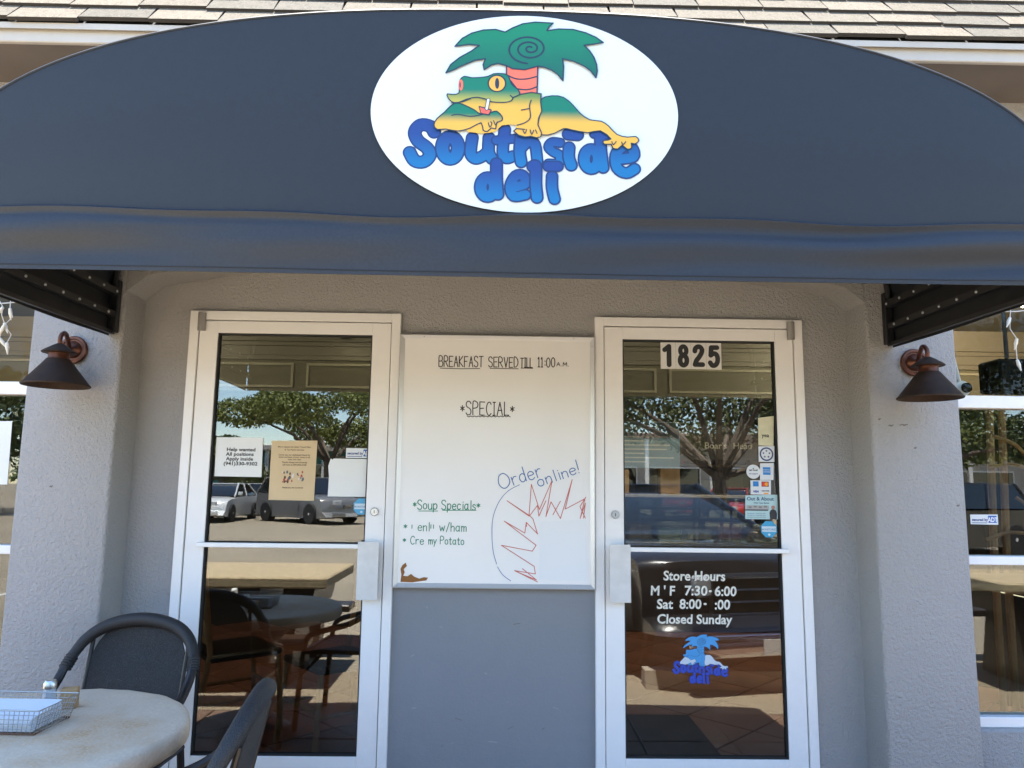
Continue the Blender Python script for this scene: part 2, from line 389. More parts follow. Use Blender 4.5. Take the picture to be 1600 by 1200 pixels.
mb = MB(); mb.box(-9, 9, -.445, -.41, 3.374, 3.380); mb.box(-9, 9, -.445, -.441, 3.352, 3.374); obj('drip_edge', mb, white_trim, B)
SL = math.radians(56); sd = Vector((0, math.cos(SL), math.sin(SL))); sn = Vector((0, -math.sin(SL), math.cos(SL))); E0 = Vector((0, -.445, 3.382))
mb = MB(); q = [(-.445, 3.381)]; top = E0+sd*3.0
mb.prism([(-.43, 3.377), (top.y+.01, top.z), (top.y+.4, top.z), (.9, 3.377)], -9, 9, 'X'); roof = obj('roof', mb, mat('roofing felt', (.03, .028, .025), .95), B)
RM = Matrix((Vector((1, 0, 0)), sd, sn)).transposed().to_4x4()
shm = []
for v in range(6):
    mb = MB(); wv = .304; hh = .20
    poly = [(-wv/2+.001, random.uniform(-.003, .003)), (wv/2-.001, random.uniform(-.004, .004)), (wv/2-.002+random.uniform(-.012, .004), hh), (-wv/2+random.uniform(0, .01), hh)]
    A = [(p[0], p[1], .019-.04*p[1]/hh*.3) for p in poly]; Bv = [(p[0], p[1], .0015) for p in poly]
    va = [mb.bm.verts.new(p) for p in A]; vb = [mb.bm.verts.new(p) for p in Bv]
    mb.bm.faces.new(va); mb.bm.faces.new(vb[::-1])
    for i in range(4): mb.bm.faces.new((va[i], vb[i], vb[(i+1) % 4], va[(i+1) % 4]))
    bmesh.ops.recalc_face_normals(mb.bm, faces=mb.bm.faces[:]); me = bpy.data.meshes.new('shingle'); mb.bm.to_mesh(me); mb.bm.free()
    me.materials.append(shingle_mats[v % 3]); me.materials.append(mat('asphalt cut edge and shade line', (.045, .038, .032), .95))  # dark cut edges also paint in the shadow lines under butts and between tabs
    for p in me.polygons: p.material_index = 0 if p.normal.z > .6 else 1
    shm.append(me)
EXPO = .138
far = MB()
for c in range(20):
    offx = (c % 2)*.155 + random.uniform(-.04, .04)
    n = 24 if c < 7 else 60
    for k in range(n):
        x = (k-(n-1)/2)*.306+offx
        if c < 7 and k < 24:
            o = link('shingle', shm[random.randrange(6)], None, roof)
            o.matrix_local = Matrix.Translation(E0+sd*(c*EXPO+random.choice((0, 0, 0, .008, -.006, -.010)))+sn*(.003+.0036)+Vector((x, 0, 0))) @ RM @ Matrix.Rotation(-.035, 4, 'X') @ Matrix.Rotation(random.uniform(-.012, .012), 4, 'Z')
        elif c >= 7:
            far.box(-.15, .15, 0, .16, .002, .011, mx=Matrix.Translation(E0+sd*(c*EXPO)+sn*.003+Vector((x, 0, 0))) @ RM)
for c in range(7):
    for k in range(18):
        for sx in (-1, 1):
            x = sx*(12.5*.306+.1+k*.306)
            far.box(-.15, .15, 0, .17, .002, .011, mx=Matrix.Translation(E0+sd*(c*EXPO)+sn*.003+Vector((x, 0, 0))) @ RM)
o = obj('shingle_courses', far, shingle_mats[1], roof); o['kind'] = 'stuff'

# doors
def door(a, b, hinge):
    mb = MB(); y0, y1 = -.028, .07
    mb.box(a, a+.042, y0, y1, 0, HEAD, .002); mb.box(b-.042, b, y0, y1, 0, HEAD, .002); mb.box(a+.042, b-.042, y0, y1, HEAD-.042, HEAD, .002)
    fr = None
    l, r, t, bo = a+.046, b-.046, HEAD-.047, .02; st = .0875
    lf = MB(); yl0, yl1 = -.020, .028
    lf.box(l, l+st, yl0, yl1, bo, t, .002); lf.box(r-st, r, yl0, yl1, bo, t, .002); lf.box(l+st, r-st, yl0, yl1, t-.058, t, .002); lf.box(l+st, r-st, yl0, yl1, bo, .183, .002)
    d = obj('door', lf, alu, B)
    obj('door_frame', mb, alu, d)
    g = MB(); g.box(a+.0425, l+.01, .031, .045, .015, t); g.box(r-.01, b-.0425, .031, .045, .015, t); g.box(l+.01, r-.01, .031, .045, t-.02, t+.004)
    for (x0, x1) in ((l+st, l+st+.006), (r-st-.006, r-st)): g.box(x0, x1, -.014, .020, .183, t-.058)
    g.box(l+st, r-st, -.014, .020, t-.064, t-.058); g.box(l+st, r-st, -.014, .02, .183, .189); obj('gasket', g, rubber, d)
    p = MB(); p.box(l+st+.001, r-st-.001, .002, .008, .184, t-.059); obj('glass_pane', p, paneglass, d)
    hs = 1 if hinge == 'L' else -1
    px = (r-st+.03) if hinge == 'L' else (l+st-.03)
    pb = MB(); pb.box(l+st-.02, r-st+.02, -.060, -.036, 1.089, 1.109, .002); obj('push_bar', pb, mat('push bar white', (.82, .82, .80), .35), d)
    h = MB(); s = hs
    prof = [(px-s*.052, -.02), (px-s*.052, -.066), (px-s*.048, -.070), (px+s*.044, -.070), (px+s*.044, -.066), (px-s*.046, -.064), (px-s*.046, -.02)]
    h.prism(prof, .865, 1.121, 'Z'); 
    for zz in (.90, 1.08): h.box(px-.012, px+.012, -.064, -.02, zz-.012, zz+.012)
    obj('pull_handle', h, mat('handle white', (.66, .65, .62), .4, noise=(20, .1)), d)
    k = MB(); kx = r-.047 if hinge == 'L' else l+.047
    k.lathe([(.019, -.02), (.019, -.004+.03), (.016, .03), (.0155, .026), (.010, .026), (.0095, .029)], (kx, -.0, 1.254), 20, 'Y'); obj('lock_cylinder', k, steel, d)
    kk = MB(); kk.box(kx-.0015, kx+.0015, -.0305, -.029, 1.247, 1.261); obj('keyhole', kk, rubber, d)
    hi = MB(); hx = l+.012 if hinge == 'L' else r-.012
    hi.lathe([(.018, HEAD-.098), (.0185, HEAD-.03)], (hx, -.031, 0), 16); hi.lathe([(.0187, HEAD-.0295), (.0187, HEAD-.012)], (hx, -.031, 0), 16); obj('hinge', hi, mat('dull hinge metal', (.36, .34, .31), .5, .6), d)
    th = MB(); th.box(a+.042, b-.042, -.05, .08, 0, .014, .004); obj('threshold', th, steel, d)
    return d
dL = door(*DOORS[0], 'L'); dR = door(*DOORS[1], 'R')
# side windows with a transom
for sx in (-1, 1):
    a, b = sorted((sx*2.103, sx*4.6)); fr = MB(); y0, y1 = -.03, .06
    fr.box(a, b, y0, y1, 1.775, 1.835, .003); fr.box(a, b, y0, y1, 1.045, 1.085, .003); fr.box(a, b, y0, y1, .33, .375, .003); fr.box(a, b, y0, y1, 2.58, 2.62, .003)
    for x in (sx*2.108, sx*3.35, sx*4.58): fr.box(min(x, x+sx*.02), max(x, x+sx*.02), y0+.001, y1-.001, .376, 2.579)
    wnd = obj('side_window', fr, alu, B)
    for (z0, z1) in ((.375, 1.045), (1.085, 1.775), (1.835, 2.58)):
        for (u, v) in ((2.13, 3.349), (3.371, 4.579)):
            x0, x1 = sorted((sx*u, sx*v)); p = MB(); p.box(x0, x1, .01, .016, z0, z1); obj('window_pane', p, clearglass if z0 > 1.8 else winglass, wnd)

# ------------------------------------------------------------------ inside the shop
olive = mat('olive interior paint', (.085, .075, .045), .6, noise=(2, .08)); cream = mat('cream moulding', (.22, .20, .14), .5)
dark_wall = mat('dark brown interior wall', (.07, .05, .035), .7, noise=(2, .2))
mb = MB(); mb.box(-7, 7, .16, 7.4, -.3, -.012); fl = struct('interior_floor', mb, mat('dark grout', (.03, .02, .016), .9), 'dark tiled floor inside the deli')
terra = mat('terracotta floor tile', (.24, .095, .055), .28, noise=(3, .35), grain=[(1.3, .3)]); tme = None
for i in range(-9, 10):
    for j in range(0, 15):
        x, y = (i+.5*(j % 2))*.60, .36+j*.30
        if abs(x) > 3.3 or y > 4: continue
        if tme is None:
            mb = MB(); mb.box(-.207, .207, -.207, .207, -.0115, 0, .003, 1, Matrix.Rotation(PI/4, 4, 'Z')); o = obj('floor_tile', mb, terra, fl); tme = o.data
        else: o = link('floor_tile', tme, None, fl)
        o.location = (x, y, 0)
mb = MB(); mb.box(-7, 7, 7.2, 7.4, 0, 3.3); mb.box(-7.2, -7, .16, 7.4, 0, 3.3); mb.box(7, 7.2, .16, 7.4, 0, 3.3); struct('interior_wall', mb, dark_wall, 'dark brown back wall inside the deli')
mb = MB(); mb.box(-7, 7, .16, 2.2, 2.62, 2.66); mb.box(-7, 7, 2.3, 7.3, 2.9, 2.94); mb.box(-7, 7, 2.2, 2.3, 2.08, 2.95); fz = struct('interior_ceiling', mb, olive, 'olive beam and ceiling inside the deli')
mb = MB(); mb.box(-7, 7, 2.15, 2.2, 2.43, 2.46); mb.box(-7, 7, 2.17, 2.2, 2.36, 2.43); mb.box(-7, 7, 2.12, 2.2, 2.46, 2.62); mb.box(-7, 7, 2.18, 2.2, 2.325, 2.36); obj('crown_moulding', mb, mat('moulding taupe', (.12, .105, .075), .5), fz)
for i in range(-3, 4):
    c = -.13+i*2.82; x0, x1 = c-1.36, c+1.36; mb = MB(); z0, z1, t = 2.108, 2.30, .018
    mb.box(x0, x1, 2.185, 2.2, z0, z0+t); mb.box(x0, x1, 2.185, 2.2, z1-t, z1); mb.box(x0, x0+t, 2.186, 2.2, z0+t, z1-t); mb.box(x1-t, x1, 2.186, 2.2, z0+t, z1-t); obj('panel_moulding', mb, cream, fz)

# ------------------------------------------------------------------ awning
AX, AW, AB, AZ, AN = .029, 1.70, .645, 2.182, 2.4; YF, YB, ZV = -1.40, -.195, 1.984; AWB, DZB = 1.785, .045
def arch_pt(t):
    """t 0..1 from the left spring point over the crown to the right one"""
    a = PI*(1-t); c, s = math.cos(a), math.sin(a)
    return AX+AW*math.copysign(abs(c)**(2/AN), c), AZ+AB*abs(s)**(2/AN)
AWN = thing('awning', 'dark slate barrel awning with a white oval frog logo over the entrance', 'awning', (AX, YB, ZV))
arc = [arch_pt(i/72) for i in range(73)]
def wob(x, z): return .0035*math.sin(x*2.3+z*3)+.002*math.sin(x*5.1-z*6)
mb = MB()
def fpan(u, v, k):
    x, zt = arch_pt(u); return (x, YF+k+ (wob(x, zt) if 0 < v < 1 else 0)*math.sin(PI*v), AZ-.03+(zt-AZ+.03)*v)
mb.shell(fpan, 72, 14, .004); obj('front_panel', mb, navy, AWN, angle=60)
mb = MB()
def cpan(u, v, k):
    x, z = arch_pt(u); cx = AX; f = (1-k/.9)*(1+(AWB/AW-1)*v); return (cx+(x-cx)*f, YF+.006+(YB-YF-.006)*v, AZ+DZB*v+(z-AZ)*f+ -.012*math.sin(PI*v)*math.sin(PI*u))
mb.shell(cpan, 72, 8, .003); obj('canopy_top', mb, navy, AWN, angle=60)
mb = MB(); mb.tube([(x, YF+.001, z+.001) for x, z in arc], .0045, 6); obj('piping', mb, navy, AWN)
def val(u, v, k):
    x = AX-AW+2*AW*u; s = (x-AX)/AW
    z = AZ-.012+.006*math.sin(x*4.3)+.004*math.sin(x*9.1+1) - (AZ-ZV-.012+.0015*math.sin(x*2.2+.6)+(.006*math.sin(x*4.3)+.004*math.sin(x*9.1+1)))*v
    bulge = math.sin(PI*min(1, v*1.02))
    right = max(0, s); left = max(0, -s)
    y = YF-.006-.012*math.exp(-((v-.045)/.05)**2)
    y += -.006*bulge + (.017*right*math.sin(2*PI*(1.35*v+.25*s)+.4))*bulge + .011*left*math.sin(2*PI*(1.1*v-.32*s)+1.0)*bulge
    y += .006*math.sin(x*7.3+v*5)*bulge*(.3+abs(s)) + .007*math.exp(-((v-.24)/.09)**2)*(.2+.8*math.sin(x*2.1+.4))
    return (x, y+k, z)
mb = MB(); mb.shell(val, 150, 26, .003); obj('valance', mb, mat('valance cloth', (.025, .030, .039), .55, noise=(4, .12), grain=[(.9, .2), (120, .3)], bump=[('x', 300, .08), ('n', 6, .10)], spec=.4), AWN, angle=60)
mb = MB(); hem = [Vector(val(i/120, .93, 0))-Vector((0, .0006, 0)) for i in range(121)]; mb.tube(hem, .0016, 4); obj('hem_stitch', mb, mat('dark stitching', (.015, .018, .025), .8), AWN)
for sx in (-1, 1):
    x = AX+sx*AW
    mb = MB(); mb.shell(lambda u, v, k: (x+sx*(AWB-AW)*u+sx*(.004+.006*math.sin(u*9+v*2)*v)-sx*k, YF+(YB-YF)*u, DZB*u+AZ+.01-(AZ-ZV+.01)*v), 14, 8, .003); obj('side_valance', mb, black_cloth, AWN, angle=60)
    tubem = mat('black frame tube', (.011, .011, .012), .5, noise=(40, .3))
    for (dx, dz, hw) in ((.03, -.002, .016), (.026, -.105, .013), (.022, -.185, .008)):
        mb = MB(); cx = x-sx*dx; d = sx*(AWB-AW); a = [(cx+e, YF+.02, AZ+dz+g) for e, g in ((-hw, -hw), (hw, -hw), (hw, hw), (-hw, hw))]; b = [(cx+d+e, YB-.002, AZ+DZB+dz+g) for e, g in ((-hw, -hw), (hw, -hw), (hw, hw), (-hw, hw))]
        va = [mb.bm.verts.new(p) for p in a]; vb = [mb.bm.verts.new(p) for p in b]; mb.bm.faces.new(va); mb.bm.faces.new(vb)
        for i in range(4): mb.bm.faces.new((va[i], va[(i+1) % 4], vb[(i+1) % 4], vb[i]))
        obj('frame_tube', mb, tubem, AWN)
    mb = MB(); cx = AX+sx*(AWB-.03); mb.box(cx-.018, cx+.018, YB-.03, YB, 2.04, 2.28, .003); obj('wall_bracket', mb, tubem, AWN)
    sm = None
    for row, (dx, dz) in enumerate(((.047, -.004), (.040, -.106))):
        for k in range(9):
            y = YB-.05-k*.128-row*.05; f = (y-YF)/(YB-YF)
            if sm is None: mb = MB(); mb.lathe([(.0065, 0), (.006, .003), (.0035, .005)], (0, 0, 0), 8, 'X'); o = obj('screw', mb, steel, AWN, local=True); sm = o.data
            else: o = link('screw', sm, None, AWN)
            o.matrix_local = WM[AWN.name].inverted() @ Matrix.Translation((x+sx*(AWB-AW)*f-sx*dx, y, AZ+DZB*f+dz)) @ Matrix.Rotation(PI if sx > 0 else 0, 4, 'Z')
mb = MB(); mb.tube([(x*.985+AX*.015, YF+.03, AZ+(z-AZ)*.965) for x, z in arc], .014, 8); mb.box(AX-AW+.03, AX+AW-.03, YF+.02, YF+.045, AZ-.015, AZ+.01); obj('front_hoop', mb, mat('black frame tube', ()), AWN)
mb = MB(); mb.tube([(AX+(x-AX)*.985*AWB/AW, YB-.03, AZ+DZB+(z-AZ)*.98) for x, z in arc], .014, 8); obj('rear_hoop', mb, MATS['black frame tube'], AWN)

# the oval logo: outlines read off the photograph, laid flat on the panel
def Q(x, y): return P(560+x/3.0769, y/3.0769, YF)
def QS(s): n = [float(v) for v in s.split()]; return [(n[i], n[i+1]) for i in range(0, len(n), 2)]
LOGO = dict(
 crown='422 360 445 320 490 285 545 255 582 228 530 224 465 233 500 195 545 170 600 155 660 152 705 165 740 145 790 125 850 117 935 122 915 140 905 158 960 150 1030 152 1090 168 1140 190 1175 215 1130 222 1083 228 1110 255 1130 285 1143 320 1146 352 1140 383 1115 350 1080 325 1035 305 980 292 985 330 982 398 955 365 925 345 890 332 862 328 800 345 740 340 712 325 670 315 640 322 605 345 600 320 608 300 612 292 560 300 500 325 460 345',
 trunk='715 318 712 380 735 400 765 440 775 470 858 462 862 318',
 rump='872 490 930 470 985 478 1030 515 1065 555 1110 585 1165 592 1200 615 1240 655 1290 668 1330 665 1345 685 1325 700 1308 697 1310 718 1290 726 1265 707 1245 724 1220 720 1212 702 1180 702 1175 685 1212 677 1160 637 1100 647 1020 632 985 627 940 650 880 657 862 610 872 560',
 torso='480 505 520 490 570 478 640 500 700 503 740 480 775 465 830 455 878 462 875 500 880 545 865 580 862 610 880 650 875 668 855 672 830 665 800 668 770 660 745 640 760 610 690 612 660 640 600 650 550 645 520 635 520 560 490 530',
 head='428 462 455 465 485 458 485 420 490 395 510 378 545 385 590 383 625 378 650 366 690 365 720 375 735 415 765 440 775 465 745 478 735 495 700 503 640 500 620 490 570 478 520 488 480 504 450 500 432 480',
 arm='365 610 380 580 415 550 450 515 480 505 520 520 560 540 590 560 640 550 665 545 690 570 690 590 665 600 660 630 640 625 620 642 600 635 590 600 540 625 480 640 420 630 380 632')
LETTERS = [('365 640 345 612 300 606 272 640 288 682 330 715 345 750 315 782 272 777 248 738', 25), ('E 442 716 38 52', 27), ('548 668 540 740 562 767 595 757 622 735', 23), ('628 668 626 735 642 768', 23),
 ('704 628 694 735 712 766 742 756', 22), ('662 680 752 672', 17), ('782 650 775 730 782 784', 23), ('785 715 815 688 848 700 860 784', 21), ('968 692 930 690 914 712 935 735 966 752 962 790 914 792', 18),
 ('1012 715 1010 760 1022 800', 23), ('1008 652 1052 655', 23), ('E 1118 770 33 46', 24), ('1160 664 1166 740 1175 812', 22), ('1130 652 1190 658', 14), ('1236 772 1318 760 1312 716 1270 710 1236 750 1242 812 1285 838 1326 818', 22),
 ('E 622 905 33 44', 25), ('664 792 664 870 670 940', 23), ('735 908 800 890 790 850 756 852 730 900 746 948 802 942', 21), ('838 806 852 808 852 890 858 955', 23), ('930 855 930 910 942 962', 22), ('912 806 958 806', 20)]
def logo(pal, parent, y, fn, h, lift, full=True, wk=1.0):
    kx = abs(fn(1000, 600)[0]-fn(0, 600)[0])/1000
    C_ = lambda s, n=3: [fn(*p) for p in smooth(QS(s), n, True)]
    R_ = lambda s: [fn(*p) for p in QS(s)]
    line = pal['line']; lw = 3.4*kx*wk
    L = lambda i: y-.0034-.0004*lift*(i-1)
    def letters():
        out = []
        for s, r in LETTERS:
            if s[0] == 'E':
                cx, cy, rx, ry = [float(v) for v in s[2:].split()]; pts = [fn(cx+rx*math.cos(a), cy+ry*math.sin(a)) for a in np.linspace(0, 2*PI, 25)]
            else: pts = [fn(*p) for p in smooth(QS(s), 4)]
            out.append((pts, r*kx*1.04))
        return out
    ls = letters()
    for q, (a, b) in enumerate(((0, 1), (1, 2), (2, 4), (4, 6), (6, 8), (8, 9), (9, 10), (10, 11), (11, 14), (14, 15), (15, 17), (17, 18), (18, 19), (19, 20), (20, 21))):
        o = ink('letter', pal['ink'] if a < 15 else pal['ink2'], parent, y-.00011*(2*q+2), ls[a:b], h=h); ink('letter_outline', pal['edge'], parent, y-.00011*(2*q+1), ls[a:b], h=h, grow=8*kx*wk)
    shapes = {k: [fn(*p) for p in (QS(v) if k in ('crown', 'trunk') else smooth(QS(v), 2, True))] for k, v in LOGO.items()}
    ink('palm_trunk', pal['trunk'], parent, L(2), polys=[shapes['trunk']], h=h)
    ink('trunk_ring', line, parent, L(3), [(R_('712 318 712 380 735 402 765 440 775 468'), lw), (R_('862 318 858 462'), lw), ([fn(*p) for p in smooth(QS('718 372 760 388 810 388 858 376'), 4)], lw), ([fn(*p) for p in smooth(QS('762 436 800 440 830 436 856 426'), 4)], lw)], h=h)
    ink('palm_crown', pal['crown'], parent, L(4), polys=[shapes['crown']], h=h)
    sp = []
    for t in np.linspace(0, 1, 70):
        a = -.9-t*2*PI*2.6; r = 8+88*t**1.1; sp.append(fn(815+r*math.cos(a)*1.05+(1-t)*12, 242+r*math.sin(a)*.72+4*t))
    ink('palm_swirl', line, parent, L(5), [(shapes['crown']+shapes['crown'][:1], lw), (sp, lw*1.35)], h=h)
    for k, i in (('rump', 6), ('torso', 6), ('arm', 8), ('head', 8)):
        if k == 'torso': i = 7
        if k == 'head': i = 9
        ink('frog_'+{'rump': 'back', 'torso': 'chest', 'arm': 'arm', 'head': 'head'}[k], pal[k], parent, L(i), polys=[shapes[k]], h=h)
    cl = lambda s: [fn(*p) for p in smooth(QS(s), 3)]
    lines = [(shapes[k]+shapes[k][:1], lw*.8) for k in (('rump',))]
    ink('frog_line', line, parent, L(6)-.00015*lift, lines, h=h)
    for q, ln in enumerate([(shapes['head']+shapes['head'][:1], lw*.8), (shapes['arm']+shapes['arm'][:1], lw*.8), (R_('775 465 830 455 878 462 875 500 880 545 865 580 862 610 880 650 875 668 855 672 830 665 800 668 770 660 745 640 760 628 800 632'), lw*.8),
        (cl('450 565 480 560 540 570 600 560'), lw*.7), (cl('830 492 822 520 826 575 800 600 762 612'), lw*.8), (R_('782 540 822 532'), lw*.8), (cl('450 506 500 500 540 484'), lw*.9), (cl('730 470 742 482 735 495'), lw*.9),
        (cl('625 600 632 622 642 605 636 595'), lw*.7), (cl('650 590 660 612 668 596'), lw*.7), (cl('790 636 800 652 808 632'), lw*.7), (cl('825 634 832 656 842 636'), lw*.7), (cl('850 634 858 652'), lw*.7), (cl('1215 690 1222 706 1236 690'), lw*.7), (cl('1262 692 1268 706 1282 690'), lw*.7)]): ink('frog_line', line, parent, L(10)-.00002*q, [ln], h=h)
    if full:
        el = lambda cx, cy, rx, ry: [fn(cx+rx*math.cos(a), cy+ry*math.sin(a)) for a in np.linspace(0, 2*PI, 28)[:-1]]
        ink('eye_rim', line, parent, L(11), polys=[el(666, 412, 45, 42)], h=h); ink('eye', pal['eye'], parent, L(12), polys=[el(666, 413, 38, 36)], h=h); ink('pupil', line, parent, L(13), polys=[el(667, 413, 10, 26)], h=h)
        ink('eye', pal['trunk'], parent, L(11), polys=[el(494, 420, 11, 27)], h=h); ink('pupil', line, parent, L(12), polys=[el(490, 420, 3, 14)], h=h)
        ink('cup_outline', line, parent, L(11), polys=[R_('578 520 612 528 642 538 630 566 588 558')], h=h); ink('cup', pal['cup'], parent, L(12), polys=[R_('583 526 612 534 636 542 626 560 591 554')], h=h)
        ink('straw_outline', line, parent, L(13), [(R_('625 492 617 534'), 9*kx)], h=h); ink('straw', pal['paper'], parent, L(14), [(R_('625 492 617 534'), 6*kx)], h=h)
    return o
lz = lambda y: Q(800, y)[1]
vin = mat('white vinyl', (.66, .71, .71), .5)
oc = Q(800, 545); ORX = (Q(1537, 552)[0]-Q(63, 552)[0])/2; ORZ = (Q(800, 74)[1]-Q(800, 1016)[1])/2
OV = tag(obj('logo_oval', (lambda m: (m.prism([(oc[0]+ORX*math.cos(a), oc[1]+ORZ*math.sin(a)) for a in np.linspace(0, 2*PI, 121)[:-1]], YF-.0062, YF-.0035), m)[1])(MB()), vin, AWN, angle=30))
zl = lambda y: lz(y)-ZV
G = (.0, .17, .095); Yl = (.75, .42, .05)
pal = dict(line=mat('logo line ink', (.012, .03, .055), .5), edge=mat('logo navy ink', (.006, .03, .13), .5), ink=gradient('logo blue fade', zl(820), zl(640), (.0, .145, .36), (.008, .045, .22)), ink2=gradient('lower word blue fade', zl(980), zl(810), (.0, .145, .36), (.008, .045, .22)),
    trunk=mat('coral ink', (.80, .16, .09), .5), crown=gradient('palm green fade', zl(400), zl(120), (.0, .11, .075), (.0, .20, .09)), rump=gradient('rump fade', zl(600), zl(535), Yl, G), torso=gradient('chest fade', zl(530), zl(465), Yl, (.12, .24, .06)),
    arm=gradient('arm fade', zl(612), zl(555), Yl, G), head=gradient('head fade', zl(508), zl(440), (.45, .40, .06), G), eye=mat('eye orange ink', (.80, .40, .06), .5), cup=mat('cup red ink', (.7, .12, .08), .5), paper=vin)
# the blue fade of the lower word starts afresh
logo(pal, OV, YF-.0062, Q, .0016, 1)

# ------------------------------------------------------------------ wall lamps
bronze = mat('dark bronze shade', (.036, .021, .013), .62, 0, noise=(25, .3), spec=.25); copper = mat('aged copper', (.15, .058, .034), .38, .75, noise=(18, .35))
def lamp(x, label, dx):
    t = thing('wall_lamp', label, 'lamp', (x, -.19, 1.78), 0, 'copper barn lamps on the piers'); y = -.175; yy = -.16
    s = MB(); s.lathe([(.128, -.004), (.131, -.001), (.131, .003), (.126, .006), (.045, .112), (.040, .112), (.120, .004)], (dx, yy, 0), 40, closed=True); obj('lamp_shade', s, bronze, t, local=True)
    s = MB(); s.lathe([(.042, .108), (.043, .112), (.040, .118), (.040, .136), (.044, .139)], (dx, yy, 0), 28); obj('collar', s, copper, t, local=True)
    s = MB(); s.lathe([(.064, .138), (.068, .141), (.064, .146), (.046, .158), (.026, .172), (.012, .180)], (dx, yy, 0), 32); obj('cap', s, bronze, t, local=True)
    s = MB(); s.tube(smooth([(dx, yy, .172), (dx, yy-.002, .205), (dx*.95, yy+.018, .228), (dx*.8, yy+.045, .232), (dx*.6, yy+.07, .215), (dx*.3, yy+.10, .192), (0, yy+.125, .182), (0, -.015, .18)], 4), .0095, 10); obj('gooseneck', s, copper, t, local=True)
    s = MB(); s.lathe([(.062, 0), (.064, .008), (.060, .016), (.050, .017), (.046, .012), (.040, .012), (.036, .022), (.020, .034), (.012, .04)], (0, -.001, .18), 32, 'Y'); obj('backplate', s, copper, t, local=True)
    s = MB(); s.lathe([(.014, .06), (.03, .04), (.032, .02), (.02, .085), (.014, .105)], (dx, yy, 0), 14); obj('bulb', s, mat('frosted bulb', (.6, .58, .52), .4), t, local=True)
lamp(-1.902, 'copper barn lamp on the grey pier beside the left door', .03); lamp(1.902, 'copper barn lamp on the grey pier beside the right door', -.028)

# ------------------------------------------------------------------ whiteboard
WB = thing('menu_whiteboard', 'aluminium framed whiteboard with handwritten specials between the two doors', 'whiteboard', (0, -.03, .916))
x0, x1, z0, z1 = -.4615, .4615, .916, 2.088; yb = -.036
mb = MB(); mb.box(x0+.01, x1-.01, yb, yb+.012, z0+.01, z1-.01); obj('board_panel', mb, mat('white enamel board', (.80, .79, .765), .28, noise=(1.2, .06), spec=.6), WB)
mb = MB(); prof = [(0, .0), (0, -.016), (.004, -.020), (.016, -.012), (.022, -.0085), (.022, .0)]
for (a, b, ax) in ((z0, z1, 'v0'), (z0, z1, 'v1')):
    s = 1 if ax == 'v0' else -1; X0 = x0 if ax == 'v0' else x1
    vs_ = [[mb.bm.verts.new((X0+s*u, yb+.008+v, (z0+u) if e == 0 else (z1-u))) for u, v in prof] for e in (0, 1)]
    for i in range(len(prof)-1): mb.bm.faces.new((vs_[0][i], vs_[0][i+1], vs_[1][i+1], vs_[1][i]))
for zz, s in ((z0, 1), (z1, -1)):
    vs_ = [[mb.bm.verts.new(((x0+u) if e == 0 else (x1-u), yb+.008+v, zz+s*u)) for u, v in prof] for e in (0, 1)]
    for i in range(len(prof)-1): mb.bm.faces.new((vs_[0][i], vs_[0][i+1], vs_[1][i+1], vs_[1][i]))
bmesh.ops.remove_doubles(mb.bm, verts=mb.bm.verts[:], dist=.0005); obj('board_frame', mb, mat('satin aluminium frame', (.62, .62, .61), .35, .35), WB, angle=20)
for (x, z) in ((-.35, z1-.011), (.36, z1-.011), (.449, z1-.05), (-.40, z0+.010), (.33, z0+.010), (-.44, z0+.011)):
    mb = MB(); mb.lathe([(.004, 0), (.0035, .002), (.001, .003)], (x, yb-.007, z), 8, 'Y'); obj('screw', mb, steel, WB)
blk = mat('black marker', (.03, .025, .022), .6); grn = mat('green marker', (.02, .22, .12), .6); blu = mat('blue marker', (.03, .13, .36), .6); redm = mat('red marker', (.55, .13, .10), .6); brn = mat('brown marker', (.25, .10, .02), .7)
yk = yb-.0012
def BP(x, y): return P(600+x/2.7273, 500+y/2.7273, yk)
def bhand(nm, body, m, zx, zy, H, r, W=None, rot=0.0, sx=.8, gap=1.6, lines=()):
    x, z = BP(zx, zy); random.seed(len(body)*7); s, wd = hand(body, x, z, H, r, sx, gap, rot)
    if W:
        x2, _ = BP(zx+W, zy); k = (x2-x)/wd; random.seed(len(body)*7); s, wd = hand(body, x, z, H, r, sx*k, gap, rot)
    s += [([BP(*p) for p in ln], r*.8) for ln in lines]; return ink(nm, m, WB, yk, s, h=.0011)
bhand('lettering', 'BREAKFAST', blk, 234, 198, .050, .0022, 188, lines=[[(240, 205), (330, 208), (408, 207)]])
bhand('lettering', 'SERVED', blk, 446, 200, .047, .0022, 124, lines=[[(452, 206), (572, 208)]])
bhand('lettering', 'TILL', blk, 582, 202, .045, .0022, 50, lines=[[(584, 205), (634, 206)]])
bhand('lettering', '11:00', blk, 656, 200, .045, .0022, 72); bhand('lettering', 'A.M.', blk, 736, 196, .018, .0016, 50)
bhand('lettering', '*SPECIAL*', blk, 326, 404, .062, .0024, 228, lines=[[(354+i*8, 410+(3 if i % 2 else -1)) for i in range(24)]])
bhand('lettering', '*Soup Specials*', grn, 124, 806, .042, .0021, 284, lines=[[(148, 814), (228, 814)], [(250, 811), (392, 811)]])
bhand('lettering', '* | enl|| w/ham', grn, 84, 898, .039, .0018, 266); bhand('lettering', '* Cre', grn, 80, 955, .036, .0018, 88); bhand('lettering', 'my Potato', grn, 190, 955, .034, .0018, 150)
bhand('lettering', 'Order', blu, 498, 722, .064, .0021, 185, rot=.32, sx=1.0); bhand('lettering', 'online!', blu, 660, 710, .052, .0021, 185, rot=.33, sx=1.0)
ink('marker_arc', blu, WB, yk, [([BP(*p) for p in smooth(QS('578 702 530 728 490 775 465 840 460 910 465 985 480 1040'), 5)], .0013), ([BP(*p) for p in smooth(QS('484 1052 505 1085 540 1112'), 5)], .0013)], h=.0012)
